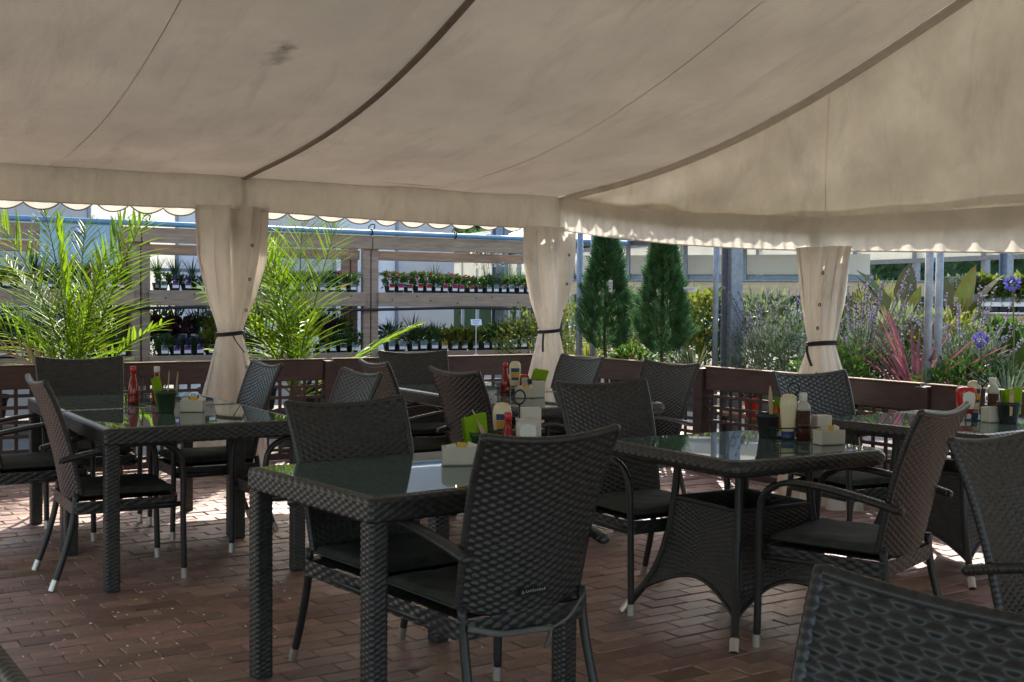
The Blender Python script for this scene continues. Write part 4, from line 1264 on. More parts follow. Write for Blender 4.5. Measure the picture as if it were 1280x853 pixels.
def palm(label, loc, seed, fronds, base=0.45, dry=2):
    r = np.random.default_rng(seed)
    p = thing('palm', label, 'palm', (*loc, 0), 0)
    pot(p, 0.20, 0.36, 'pot_plastic')
    m = MB(); lathe(m, [(.06, .34), (.075, .42), (.06, .52), (.03, .58)], 12); m.build('trunk', 'bark', p, True)
    for fi, (az, el, L, bend) in enumerate(fronds):
        az = math.radians(az); el = math.radians(el)
        s = np.linspace(0, 1, 22)
        e = el - bend * s ** 1.6
        ds = L / 21
        hor = np.cumsum(np.cos(e)) * ds; ver = np.cumsum(np.sin(e)) * ds
        C = np.stack([hor * math.cos(az), hor * math.sin(az), base + ver], 1)
        m = MB(); tube(m, C, np.linspace(.011, .0025, 22), 5); 
        T = np.gradient(C, axis=0); T /= np.linalg.norm(T, axis=1)[:, None]
        side = np.cross(T, np.array([0, 0, 1.0])); side /= np.linalg.norm(side, axis=1)[:, None] + 1e-9
        if el > 0.95:      # upright fronds twist, each its own way
            tw = r.normal(0, .55)
            side = np.cross(T, np.array([math.sin(tw), math.cos(tw), .1])); side /= np.linalg.norm(side, axis=1)[:, None] + 1e-9
        nl = int(L * 20)
        q = np.linspace(0.16, 0.995, nl)
        isdry = fi >= len(fronds) - dry
        for sg in (-1, 1):
            qq = np.clip(q + r.normal(0, .006, nl), 0, 1)
            P = np.stack([np.interp(qq, s, C[:, i]) for i in range(3)], 1)
            Tt = np.stack([np.interp(qq, s, T[:, i]) for i in range(3)], 1)
            Sd = np.stack([np.interp(qq, s, side[:, i]) for i in range(3)], 1) * sg
            Nn = np.cross(Sd, Tt) * sg
            ang = np.radians(52 - 24 * qq) + r.normal(0, .10, nl)
            D = Tt * np.cos(ang)[:, None] + Sd * np.sin(ang)[:, None] + Nn * (0.12 + r.normal(0, .12, nl))[:, None]
            D /= np.linalg.norm(D, axis=1)[:, None]
            ll = L * 0.31 * np.sin(np.clip(0.28 + 0.72 * qq, 0, 1) * PI * 0.92) ** 0.7 * (1 + r.normal(0, .08, nl))
            kk = np.linspace(0, 1, 5)
            droop = r.uniform(0.02, 0.22, nl)
            Cc = P[:, None] + D[:, None] * (ll[:, None] * kk)[..., None]
            Cc[..., 2] -= (droop * ll)[:, None] * kk ** 2.2
            W = 0.0205 * np.array([.55, 1.0, .95, .6, .08])
            ribbon(m, Cc, np.broadcast_to(W, (nl, 5)) * r.uniform(.8, 1.15, (nl, 1)), fold=.3, col=r.random(nl))
        # pad the stalk's colour attribute
        m.c = [np.full(len(m.v[0]), .3)] + m.c
        m.build('frond', 'dry_frond' if isdry else 'palm_leaf', p, True)
    return p
palm('feathery date palm in front of the blue sign board, behind the left tables', (-3.42, 9.38), 3,
     [(265, 84, 1.35, .25), (175, 76, 1.50, .40), (10, 74, 1.50, .15), (30, 80, 1.45, .2), (150, 82, 1.5, .2), (320, 76, 1.25, .3), (190, 56, 1.20, .7), (340, 50, 1.00, .5), (300, 66, 1.05, .7),
      (235, 66, 1.05, .8), (355, 34, .85, .5), (100, 78, 1.45, .3), (150, 66, 1.35, .5), (215, 55, 0.95, 1.2)], dry=1)
palm('feathery date palm standing between the first two curtains behind the fence', (-1.84, 10.25), 5,
     [(80, 87, 1.60, .10), (185, 80, 1.55, .25), (350, 80, 1.45, .15), (160, 78, 1.4, .3), (230, 80, 1.35, .3), (175, 62, 1.2, .6), (5, 36, 1.15, .20), (250, 80, 1.2, .4),
      (205, 66, 1.15, .6), (120, 76, 1.45, .4), (355, 20, .75, .3), (290, 64, .95, .8), (190, 44, .8, .6)], dry=0)

# ------------------------------------------------------------------ timber plant rack with two tiers
R0 = np.array([-3.72, 12.0])
def rp(k, dy=0.0):
    p = R0 + E1 * k + E2 * dy
    return p[0], p[1]
rack = thing('plant_rack', 'long weathered timber plant rack with two tiers of potted flowers', 'rack', (*R0, 0), ANG)
def rbox(x, y, z, sx, sy, sz, name, par=rack, material='rack_wood'):
    m = MB(); addbox(m, (x, y, z), (sx, sy, sz), 0.006); return m.build(name, material, par)
for k in (-2.90, -2.80, -0.035, 0.065, 2.485, 2.585, 5.10):
    rbox(k, 0.06, 1.0, 0.085, 0.075, 2.0, 'post'); rbox(k, 0.62, 0.95, 0.085, 0.075, 1.9, 'post')
for x0, x1 in ((-5.4, -2.96), (-2.74, -0.09), (0.12, 2.43), (2.64, 5.05)):
    c, L = (x0 + x1) / 2, x1 - x0
    rbox(c, 0.0, 1.93, L + .2, 0.035, 0.15, 'top_plank'); rbox(c, 0.11, 1.79, L, 0.035, 0.105, 'upper_plank')
    rbox(c, 0.0, 1.300, L + 0.06, 0.04, 0.155, 'shelf_beam'); rbox(c, 0.62, 1.29, L, 0.04, 0.13, 'back_beam')
    rbox(c, 0.0, 0.655, L + 0.06, 0.04, 0.12, 'shelf_beam')
    for j in range(4):
        rbox(c, 0.09 + 0.145 * j, 1.352, L, 0.125, 0.022, 'shelf_board'); rbox(c, 0.09 + 0.145 * j, 0.682, L, 0.125, 0.022, 'shelf_board')
    for i in range(9):
        m = MB(); tube(m, [(x0 + L * (i + .5 + .2 * math.sin(i * 2.3)) / 9, -0.022, 1.30 + .04 * math.sin(i * 1.7)), (x0 + L * (i + .5 + .2 * math.sin(i * 2.3)) / 9, -0.0265, 1.30 + .04 * math.sin(i * 1.7))], 0.0085, 8); m.build('bolt', 'hose', rack)
m = MB(); tube(m, smooth_path([(k, -0.02, 1.195 + .012 * math.sin(k * 2.1)) for k in np.linspace(-5.4, 5.1, 24)], 80), 0.016, 8)
tag(m.build('irrigation_hose', 'hose', None, True, (*R0, 0), ANG), 'black irrigation hose hanging under the upper shelf beam', 'hose')
bp_ = thing('water_pipe', 'bright blue water pipe running along the top of the rack', 'pipe', (*R0, 0), ANG)
m = MB(); tube(m, [(-5.6, -0.06, 2.05), (6.0, -0.06, 2.03)], 0.027, 12); m.build('pipe', 'blue_pipe', bp_, True)
for k in (-1.35, 0.05, 1.2, 2.5, 3.55, 4.6):
    m = MB(); aa = np.linspace(0, 2 * PI, 14, endpoint=False)
    tube(m, np.stack([np.full(14, k), -0.06 + .033 * np.cos(aa), 2.04 + .033 * np.sin(aa)], -1), .008, 6, True); cl = m.build('clip', 'hose', bp_, True)
    m = MB(); tube(m, smooth_path([(k - .04, -.06, 2.08), (k - .02, -.08, 2.12), (k + .03, -.08, 2.12), (k + .02, -.08, 2.07)], 10), .007, 5); m.build('hook', 'hose', cl, True)
# blue sign board with a tree emblem
sg = thing('sign_board', 'pale blue sign board with a round tree emblem above the left palm', 'sign', (*rp(-0.58, -0.04), 0), ANG)
m = MB(); addbox(m, (0, 0, 1.83), (0.74, 0.012, 0.40), .003); m.build('board', 'sign_blue', sg)
m = MB(); aa = np.linspace(0, 2 * PI, 40, endpoint=False)
tube(m, np.stack([-.03 + .078 * np.cos(aa), np.full(40, -.008), 1.905 + .078 * np.sin(aa)], -1), .0035, 5, True); e_ = m.build('emblem', 'sign_ink', sg, True)
m = MB(); tube(m, [(-.03, -.0085, 1.835), (-.03, -.0085, 1.90)], [.008, .004], 5)
for k in range(7):
    a = PI * (0.12 + 0.76 * k / 6)
    tube(m, [(-.03, -.0085, 1.875), (-.03 + .05 * math.cos(a), -.0085, 1.885 + .055 * math.sin(a))], .0022, 4)
m.build('emblem_tree', 'sign_ink', e_, True)
lf = MB()
for k in range(26):
    a = rng.uniform(.05, PI - .05); q = rng.uniform(.03, .062)
    lf.add(*plainbox((-.03 + q * math.cos(a), -.0085, 1.888 + q * .95 * math.sin(a)), (.009, .003, .009), np.array(Matrix.Rotation(rng.uniform(0, 1.5), 3, 'Y'))))
tag(lf.build('emblem_leaves', 'sign_ink', e_), kind='stuff')
for x in (-.33, .29):
    m = MB(); tube(m, [(x, -.006, 1.93), (x, -.012, 1.93)], .014, 10); m.build('screw', 'hose', sg)

# ------------------------------------------------------------------ greenhouse behind the rack
gh = thing('greenhouse', 'pale blue panelled greenhouse wall behind the timber rack', 'greenhouse', (*rp(0, 1.75), 0), ANG)
seq = ['panel_blue', 'panel_grey', 'panel_blue', 'panel_grey', 'panel_blue', 'panel_grey', 'panel_white', 'panel_blue', 'panel_grey', 'panel_blue', 'panel_grey']
x = -6.0
for i, s_ in enumerate(seq):
    w = 0.98 if i < 9 else 0.86
    m = MB(); addbox(m, (x + w / 2, 0, 1.5), (w - 0.03, 0.03, 3.0), .004); m.build('wall_panel', s_, gh)
    m = MB(); addbox(m, (x, -0.02, 1.5), (0.035, 0.05, 3.05), .003); m.build('mullion', 'galv', gh)
    x += w
GX1 = x
m = MB(); addbox(m, ((GX1 - 6) / 2, -.03, 1.62), (GX1 + 6, .03, .04), .003); m.build('rail', 'galv', gh)
m = MB(); addbox(m, ((GX1 - 6) / 2, -.03, 3.02), (GX1 + 6, .08, .08), .003); m.build('gutter', 'galv', gh)
for px_, d_, w_, lab in ((621, 14.9, .10, 'blue steel column at the end of the greenhouse wall'), (630, 15.3, .06, 'slim blue steel column right behind the greenhouse end')):
    st = thing('steel_post', lab, 'column', (hx(px_, d_), d_, 0), ANG, 'steel posts')
    for yy in (-.04, .04):
        m = MB(); addbox(m, (0, yy, 1.6), (w_, .012, 3.2), .002); m.build('flange', 'blue_steel', st)
    m = MB(); addbox(m, (0, 0, 1.6), (.012, .067, 3.2), .002); m.build('web', 'blue_steel', st)
def column(px_, d_, w_, label, top=2.2, material='galv', ibeam=False):
    st = thing('steel_post', label, 'column', (hx(px_, d_), d_, 0), 0.5, 'steel posts')
    if ibeam:
        for yy in (-w_ / 2, w_ / 2):
            m = MB(); addbox(m, (0, yy, top / 2), (w_ * .95, .010, top), .002); m.build('flange', material, st)
        m = MB(); addbox(m, (0, 0, top / 2), (.008, w_ - .011, top), .002); m.build('web', material, st)
    else:
        m = MB(); lathe(m, [(w_ / 2, 0), (w_ / 2, top)], 16); m.build('tube', material, st, True)
        m = MB(); lathe(m, [(w_ * .56, .60), (w_ * .56, .64)], 16); m.build('collar', material, st)
    m = MB(); addbox(m, (0, 0, .006), (w_ + .1, w_ + .1, .012), .002); m.build('base_plate', material, st)
column(724, 11.4, .060, 'slim galvanised tube left of the first conifer')
column(741, 11.5, .060, 'slim galvanised tube tight beside the first conifer')
column(894, 9.75, .048, 'slim galvanised tube just left of the wide steel beam')
column(914, 9.9, .125, 'wide galvanised steel beam upright behind the fence', ibeam=True)
column(1160, 7.95, .052, 'galvanised tube left of the pair before the pink spiky plant')
column(1173, 8.02, .050, 'galvanised tube right of the pair before the pink spiky plant')
column(1256, 14.0, .11, 'steel column behind the blue globe flower at the right', ibeam=True)

# ------------------------------------------------------------------ small potted plants on the rack
def tuft_leaves(m, n, r, h, L, W, z0, spread=1.0, up=0.5, seedc=None):
    a = rng.uniform(0, 2 * PI, n); q = np.sqrt(rng.random(n)) * r
    P = np.stack([q * np.cos(a), q * np.sin(a), z0 + h * rng.random(n) ** 0.8], 1)
    D = np.stack([np.cos(a) * spread, np.sin(a) * spread, up + rng.normal(0, .45, n)], 1) + rng.normal(0, .35, (n, 3))
    leafmesh(m, P, D, unit(n), L * rng.uniform(.7, 1.3, n), W * rng.uniform(.7, 1.2, n), col=rng.random(n))
def flowers(m, n, r, z0, z1, s):
    for _ in range(n):
        a = rng.uniform(0, 2 * PI); q = math.sqrt(rng.random()) * r
        c = np.array([q * math.cos(a), q * math.sin(a), rng.uniform(z0, z1)])
        k = 7
        b = np.linspace(0, 2 * PI, k, endpoint=False) + rng.random()
        ax = np.array([rng.normal(0, .5), -0.7 + rng.normal(0, .4), 0.8]); ax /= np.linalg.norm(ax)
        e1 = np.cross(ax, [0, 0.3, 1]); e1 /= np.linalg.norm(e1); e2 = np.cross(ax, e1)
        D = e1 * np.cos(b)[:, None] + e2 * np.sin(b)[:, None] + ax * .35
        leafmesh(m, np.tile(c, (k, 1)), D, np.tile(ax, (k, 1)) * 0 + np.cross(D, ax), s, s * .9, col=rng.random(k))
def leafcloud(n, c, rx, ry, rzz, L, W, up=0.3, shell=.45):
    d = unit(n); q = (shell + (1 - shell) * rng.random(n)) ** .7
    P = np.asarray(c) + d * q[:, None] * np.array([rx, ry, rzz])
    bump_ = 1 + .18 * np.sin(d[:, 0] * 7 + d[:, 2] * 5) * np.cos(d[:, 1] * 6)
    P = np.asarray(c) + (P - np.asarray(c)) * bump_[:, None]
    D = d + np.array([0, 0, up]) + rng.normal(0, .5, (n, 3))
    m = MB(); leafmesh(m, P, D, unit(n), L * rng.uniform(.6, 1.3, n), W * rng.uniform(.7, 1.2, n), col=rng.random(n))
    return m
def stems_mb(n, h, spread, r=.004, z=.15):
    m = MB()
    for _ in range(n):
        a = rng.uniform(0, 2 * PI); s = spread * rng.uniform(.2, 1)
        tube(m, smooth_path([(0, 0, z), (s * .4 * math.cos(a), s * .4 * math.sin(a), z + h * .5), (s * math.cos(a), s * math.sin(a), z + h * rng.uniform(.8, 1))], 7), [r, r * .95, r * .9, r * .8, r * .7, r * .6, r * .4], 5)
    return m
KIND = {}
def rack_plant(kind):
    """prototype: pot, foliage, flower head, picture label"""
    spec = {
        'magenta': ('leaf_mid', 'petal_magenta', .14, .035, 10), 'red': ('leaf_mid', 'petal_red', .15, .035, 7), 'violet': ('leaf_dark', 'petal_violet', .09, .03, 14),
        'blue': ('leaf_mid', 'petal_violet', .12, .02, 12), 'green': ('leaf_mid', None, .13, 0, 0), 'yellow': ('leaf_yellow', 'petal_yellow', .10, .03, 8),
        'white': ('leaf_mid', 'petal_white', .12, .025, 9), 'purple_leaf': ('leaf_purple', None, .12, 0, 0), 'lime': ('leaf_yellow', None, .14, 0, 0),
        'grass': ('leaf_mid', None, .35, 0, 0), 'dark_grass': ('leaf_dark', None, .26, 0, 0), 'fern': ('leaf_mid', None, .2, 0, 0), 'grey': ('leaf_grey', None, .15, 0, 0)}[kind]
    lm, fm, h, fs, nf = spec
    p = thing('potted_plant', 'x', 'potted plant', (0, 0, -50), ANG)
    pot(p, .045, .085, 'pot_plastic', True)
    m = MB()
    if kind in ('grass', 'dark_grass', 'fern'):
        n = 46; az = rng.uniform(0, 2 * PI, n); L = h * rng.uniform(.7, 1.25, n); s = np.linspace(0, 1, 6)
        sp = rng.uniform(.12, .6, n)
        C = np.stack([(np.cos(az) * sp * L)[:, None] * s ** 1.5, (np.sin(az) * sp * L)[:, None] * s ** 1.5, .08 + L[:, None] * (s - .28 * sp[:, None] * s ** 2.5)], -1)
        ribbon(m, C, .009 * np.array([.7, 1, 1, .8, .5, .05]), col=rng.random(n))
        if kind == 'fern': tuft_leaves(m, 120, .09, .14, .06, .024, .08, 1, .2)
    else:
        tuft_leaves(m, 150 if kind != 'purple_leaf' else 90, .065, h, .045 if kind not in ('purple_leaf', 'lime') else .07, .022 if kind not in ('purple_leaf', 'lime') else .045, .075)
    m.build('foliage', lm, p)
    if fm:
        m = MB(); flowers(m, max(3, nf // 2), .05, .09 + h * .45, .11 + h * .9, fs * .8); tag(m.build('blossom', fm, p), kind='stuff')
    m = MB(); addbox(m, (0, -.052, .075), (.062, .003, .075), .001); cd = m.build('picture_label', 'card_white', p)
    m = MB(); addbox(m, (0, -.0542, .088), (.058, .001, .044), .0003)
    m.build('picture', {'magenta': 'petal_magenta', 'red': 'petal_red', 'violet': 'petal_violet', 'blue': 'petal_lavender', 'yellow': 'petal_yellow', 'white': 'leaf_grey'}.get(kind, 'pot_bluegrey'), cd)
    KIND[kind] = [p, False]
DESC = {'magenta': 'pot of magenta flowers', 'red': 'pot of red flowers on taller stems', 'violet': 'pot of violet pansies', 'blue': 'pot with blue flower picture label',
        'green': 'plain green leafy pot', 'yellow': 'pot of yellow flowers', 'white': 'pot of small white flowers', 'purple_leaf': 'dark purple leaved pot',
        'lime': 'lime green leaved pot', 'grass': 'tall green grassy pot', 'dark_grass': 'dark wispy grass pot', 'fern': 'green ferny pot', 'grey': 'silvery leaved pot'}
NTH = 'first second third fourth fifth sixth seventh eighth ninth tenth eleventh twelfth thirteenth fourteenth fifteenth sixteenth seventeenth eighteenth nineteenth twentieth twenty-first twenty-second twenty-third twenty-fourth'.split()
def row(kinds, k0, k1, dy, z, where, sc=1.0, jit=.012):
    ks = np.linspace(k0, k1, len(kinds)); count = {}
    for k, kd in zip(ks, kinds):
        if kd is None: continue
        if kd not in KIND: rack_plant(kd)
        i = count.get(kd, 0); count[kd] = i + 1
        tot = sum(1 for q in kinds if q == kd)
        lab = (NTH[i] + ' ' if tot > 1 else '') + DESC[kd] + ' ' + where
        x, y = rp(k + rng.uniform(-jit, jit), dy + rng.uniform(-jit, jit))
        s_ = sc * rng.uniform(.93, 1.08)
        root, used = KIND[kd]
        if not used:
            KIND[kd][1] = True
            root.location = (x, y, z); root.scale = (s_, s_, s_); root['label'] = lab; root['group'] = 'potted plants on the rack'
        else:
            dup(root, (x, y, z), ANG + rng.uniform(-.12, .12), lab, 'potted plants on the rack', (s_, s_, s_))
ZU, ZL = 1.364, 0.694
row(['red', 'magenta', 'magenta', 'red', 'red', 'green', 'magenta', 'magenta', 'magenta', 'magenta', 'white', 'green', 'grey', 'blue', 'blue', 'blue', 'blue', 'blue', 'blue', 'blue'],
    2.80, 4.95, 0.08, ZU, 'on the top shelf, right bay')
row(['green', 'grass', 'green', 'white', 'green', 'green', 'dark_grass', 'grass', 'grass', 'grass', 'dark_grass', 'grass'], 3.3, 4.9, 0.26, ZU, 'in back row, top shelf, right bay', .8)
row(['white', 'violet', 'violet', 'violet', 'white', 'grey', 'red', 'magenta', 'magenta', 'magenta', 'green', 'blue', 'blue', 'grey', 'grey', 'white', 'magenta', 'green'], 0.24, 2.34, 0.08, ZU, 'on the top shelf, middle bay')
row(['dark_grass', 'dark_grass', 'dark_grass', 'grass', 'dark_grass', 'dark_grass', 'red', 'red', 'white', 'magenta', 'white', 'red'], 0.26, 2.2, 0.3, ZU, 'in back row, top shelf, middle bay', 1.05)
row(['red', 'magenta', 'grass', 'yellow', 'yellow', 'yellow', 'yellow', 'yellow', 'blue', 'yellow', 'white', 'red', 'violet', 'magenta'], -1.9, -0.18, 0.08, ZU, 'on the top shelf, left bay')
row(['grass', 'grass', 'grass', 'grass', 'dark_grass', 'grass', 'grass', 'grass', 'grass', 'grass'], -1.9, -0.18, 0.27, ZU, 'in back row, top shelf, left bay', 1.1)
row(['green', 'violet', 'violet', 'violet', 'lime', 'lime', 'green', 'white', 'violet', 'white', 'lime', 'violet', 'white', 'white', 'lime', 'green', 'white', 'green'], 0.24, 2.34, 0.08, ZL, 'on the lower shelf, middle bay', 1.1)
row(['purple_leaf', 'purple_leaf', 'dark_grass', 'lime', 'lime', 'purple_leaf', 'purple_leaf', 'purple_leaf', 'purple_leaf', 'fern', 'purple_leaf', 'fern'], 0.3, 2.3, 0.28, ZL + .06, 'in second row, lower shelf, middle bay', 1.5)
row(['violet', 'grey', 'violet', 'green', 'white', 'grey', 'white', 'green', 'violet', 'yellow', 'yellow', 'white'], -1.9, -0.18, 0.08, ZL, 'on the lower shelf, left bay', 1.1)
row(['fern', 'grass', 'fern', 'grey', 'fern', 'fern', 'grass', 'fern'], -1.9, -0.2, 0.3, ZL, 'in second row, lower shelf, left bay', 1.3)
row(['grey', 'grey', 'green', 'fern', 'green', 'yellow', 'lime', 'lime', 'lime', 'green', 'fern', 'fern', 'fern', 'grey', 'fern', 'grey', 'fern'], 2.80, 4.95, 0.08, ZL, 'on the lower shelf, right bay', 1.25)
row(['fern', 'dark_grass', 'fern', 'green', 'green', 'fern', 'fern', 'fern'], 2.9, 4.9, 0.28, ZL, 'in second row, lower shelf, right bay', 1.3)
# taller bushes standing on the ground behind the rack
for i, k in enumerate(np.linspace(-2.4, 2.2, 9)):
    mt = ['leaf_mid', 'leaf_grey', 'leaf_dark', 'leaf_grey', 'leaf_purple', 'leaf_mid', 'leaf_grey', 'leaf_yellow', 'leaf_dark'][i]
    x, y = rp(k, .98)
    p = thing('bush', ['green', 'silvery', 'dark green', 'pale silvery', 'purple', 'bright green', 'grey', 'lime', 'deep green'][i] + ' bush behind the rack, ' + NTH[i] + ' from the left', 'plant', (x, y, 0), 0, 'bushes behind the rack')
    pot(p, .17, .3, 'pot_plastic'); stems_mb(7, .7, .25, .006, .25).build('stems', 'stem', p)
    leafcloud(1500, (0, 0, .80), .36, .25, .40, .07, .03, .4).build('foliage', mt, p)
# price cards on stalks
for k, (px_, d_, z_, lab) in enumerate(((338, 11.6, 1.04, 'white price card on a stalk before the purple leaved pots'), (595, 13.6, 1.05, 'white price card on a tall stalk above the ferny pots'), (96, 11.2, 1.08, 'white price card on a stalk behind the left palm'), (390, 11.7, .90, 'low white price card among the second palm leaves'))):
    t = thing('price_sign', lab, 'price card', (hx(px_, d_), d_, 0), ANG * .5, 'price cards on stalks')
    m = MB(); tube(m, [(0, 0, .68), (0, 0, z_ - .03)], .005, 6); m.build('stalk', 'card_white', t)
    m = MB(); lathe(m, [(.03, .66), (.03, .69)], 10); m.build('foot', 'card_white', t)
    card(t, 0, -.006, z_, .125, .075, -.5, 0, True, 'card')
# pale flowering shrub rising above the right bay
def plant(label, px_, d, z0, parts, pot_r=.13, pot_h=.2, pot_mat='pot_plastic', cat='plant', name='potted_shrub', cardpos=None, group=None):
    """parts: list of (part name, MB, material); everything stands on z0"""
    p = thing(name, label, cat, (hx(px_, d), d, z0), 0, group)
    pot(p, pot_r, pot_h, pot_mat)
    for nm, mb, mt in parts: 
        o = mb.build(nm, mt, p)
        if nm in ('spikes', 'blossom'): o['kind'] = 'stuff'
    if cardpos is not None: card(p, *cardpos, name='plant_label')
    return p
def straps(n, L, W, spread=(.2, .9), droop=.5, z=.15, k=9, upw=1.0):
    az = rng.uniform(0, 2 * PI, n); ll = L * rng.uniform(.65, 1.15, n); sp = rng.uniform(*spread, n); s = np.linspace(0, 1, k)
    C = np.stack([(np.cos(az) * sp * ll)[:, None] * s ** 1.15, (np.sin(az) * sp * ll)[:, None] * s ** 1.15,
                  z + (ll * np.sqrt(np.clip(1.15 - sp ** 2, .1, 1)))[:, None] * (s * upw - droop * (sp[:, None]) * s ** 2.4)], -1)
    prof = np.interp(s, [0, .15, .55, .85, 1], [.6, .9, 1, .6, .04])
    m = MB(); ribbon(m, C, W * prof, col=rng.random(n)); return m
def spikes(n, h0, h1, spread, bl, z=.15, thick=.012):
    """thin grey stems ending in flower spikes; returns (stem mb, blossom mb)"""
    ms = MB(); mb = MB()
    for _ in range(n):
        a = rng.uniform(0, 2 * PI); s = spread * math.sqrt(rng.random()); h = rng.uniform(h0, h1)
        P = smooth_path([(s * .15 * math.cos(a), s * .15 * math.sin(a), z), (s * .6 * math.cos(a), s * .6 * math.sin(a), z + h * .55), (s * 1.1 * math.cos(a) + rng.normal(0, .03), s * 1.1 * math.sin(a) + rng.normal(0, .03), z + h)], 8)
        tube(ms, P, .0022, 4)
        nb = 26
        q = rng.uniform(1 - bl, 1, nb) * 7
        i = np.minimum(q.astype(int), 6); f_ = q - i
        Q = P[i] * (1 - f_)[:, None] + P[i + 1] * f_[:, None]
        leafmesh(mb, Q, unit(nb) + np.array([0, 0, .5]), unit(nb), .022, thick, col=rng.random(nb))
    return ms, mb
def with_col(m):
    m.c = [np.full(len(v), rng.random()) for v in m.v]; return m
# cone shaped conifers
def cypress(label, px_, d, zb, zt, w, seed):
    r = np.random.default_rng(seed)
    p = thing('conifer', label, 'conifer', (hx(px_, d), d, 0), 0, 'cone shaped conifers')
    pot(p, .16, .28, 'pot_plastic')
    m = MB(); tube(m, smooth_path([(0, 0, .25), (.012, 0, .6), (-.01, .01, zb + .15), (0, 0, zt - .2)], 14), np.linspace(.028, .006, 14), 8); m.build('trunk', 'bark', p, True)
    n = 2300
    hh = r.random(n) ** 0.85
    prof = np.interp(hh, [0, .06, .18, .35, .58, .79, .94, 1.0], [.30, .70, 1.0, .92, .62, .38, .22, .08]) * w
    a = r.uniform(0, 2 * PI, n)
    lump = 1 + .15 * np.sin(5 * a + 9 * hh + seed) + .13 * np.sin(3 * a - 17 * hh + 2 * seed) + .06 * np.sin(11 * a + 30 * hh)
    q = prof * lump * (0.50 + 0.50 * r.random(n) ** .6) * np.where(r.random(n) < .14, 1.2, 1.0)
    P = np.stack([q * np.cos(a), q * np.sin(a), zb + (zt - zb) * hh], 1)
    D0 = np.stack([np.cos(a), np.sin(a), np.full(n, 1.1)], 1) + r.normal(0, .35, (n, 3))
    D0 /= np.linalg.norm(D0, axis=1)[:, None]
    m = MB()
    S0 = np.cross(D0, unit(n)); S0 /= np.linalg.norm(S0, axis=1)[:, None]
    cr = r.random(n)
    for j in range(9):
        along = (j // 2) / 5.0
        sgn = (1 if j % 2 else -1) if j < 8 else 0
        Pj = P + D0 * (0.075 * along)[..., None] if False else P + D0 * (0.075 * along)
        Dj = D0 + S0 * sgn * .75
        leafmesh(m, Pj, Dj, S0 + .3 * unit(n), .030 + .012 * r.random(n), .011, col=cr)
    m.build('crown', 'leaf_cypress', p)
    return p
c1 = cypress('tall cone shaped conifer beside the corner curtain', 757, 10.95, .86, 1.99, .220, 1)
card(c1, .02, -.25, 1.44, .035, .11, 0.1, 0.0, True, 'plant_label')
c2 = cypress('cone shaped conifer standing left of the wide steel beam', 828, 10.25, .86, 1.92, .205, 2)
card(c2, .215, -.12, 1.41, .115, .04, 0.0, 0.0, True, 'plant_label')
m = MB()
for q in range(3): tube(m, smooth_path([(.0 + .01 * q, -.03, .78), (-.04, -.05, .68 + .02 * q), (-.06 + .02 * q, -.05, .60)], 8), .006, 5)
m.build('tie_cord', 'cutlery_wood', c1, True)

# low display bench the plants stand on, behind the right-hand fence
bench = thing('display_bench', 'low timber display bench carrying the plants behind the right fence', 'bench', (*(K + E1 * .35 - E2 * .3), 0), math.atan2(-E2[1], -E2[0]))
for j in range(9):
    m = MB(); addbox(m, (3.2, .25 + .3 * j, .40), (6.6, .27, .03), .004); m.build('board', 'pale_wood', bench)
for i in range(5):
    for yy in (.25, 2.5):
        m = MB(); addbox(m, (.2 + 1.5 * i, yy, .1925), (.08, .08, .383), .004); m.build('leg', 'pale_wood', bench)
for k in range(4):
    m = MB(); addbox(m, (2.95 + .45 * k, .10, .50 + .0), (.42, .02, .16), .003); m.build('front_board', 'pale_wood', bench)
BZ = 0.416
# plants on the bench, roughly from the corner curtain towards the right picture edge
plant('striped grassy plant in a blue grey pot under the second conifer', 808, 10.35, BZ, [('leaves', straps(90, .36, .013, (.3, 1.0), .55), 'leaf_variegated')], .10, .17, 'pot_bluegrey')
plant('striped grassy plant with a white tag left of the slim tube', 868, 9.95, BZ, [('leaves', straps(120, .44, .014, (.2, 1.0), .5), 'leaf_variegated')], .11, .19, 'pot_bluegrey', cardpos=(.05, -.14, .30, .05, .085, .1, .1))
plant('green strappy plant between the two conifers', 790, 11.2, BZ, [('leaves', straps(90, .42, .016, (.3, 1), .5), 'leaf_yellow'), ('foliage', leafcloud(500, (0, 0, .33), .2, .2, .15, .06, .03), 'leaf_mid')])
plant('yellow green spiky plant at the foot of the first conifer', 735, 11.9, BZ, [('leaves', straps(100, .40, .018, (.2, 1), .4), 'leaf_yellow')])
plant('broad yellow leaved shrub behind the slim tube', 884, 11.6, BZ, [('stems', stems_mb(9, .8, .25), 'stem'), ('foliage', leafcloud(900, (0, 0, .68), .30, .30, .32, .085, .055), 'leaf_yellow')])
plant('mid green shrub left of the yellow leaved shrub', 850, 11.9, BZ, [('stems', stems_mb(8, .7, .25), 'stem'), ('foliage', leafcloud(900, (0, 0, .55), .32, .3, .35, .06, .032), 'leaf_mid')])
plant('loose green shrub behind the first conifer', 775, 12.6, BZ, [('stems', stems_mb(8, .7, .25), 'stem'), ('foliage', leafcloud(900, (0, 0, .50), .35, .3, .33, .06, .032), 'leaf_yellow')])
plant('loose green shrub right behind the corner curtain', 712, 13.2, BZ, [('stems', stems_mb(8, .8, .25), 'stem'), ('foliage', leafcloud(1000, (0, 0, .55), .40, .3, .40, .06, .032), 'leaf_yellow')])
plant('dark bushy shrub behind the wide steel beam', 930, 11.2, BZ, [('stems', stems_mb(8, .8, .25), 'stem'), ('foliage', leafcloud(1200, (0, 0, .52), .34, .3, .40, .06, .032), 'leaf_dark')])
plant('pale variegated leafy shrub above the grey lavender bush', 955, 10.8, BZ, [('stems', stems_mb(8, .7, .25), 'stem'), ('foliage', leafcloud(420, (0, 0, .70), .28, .25, .25, .12, .055, .6), 'leaf_variegated')])
a, b = spikes(38, .55, .90, .42, .32)
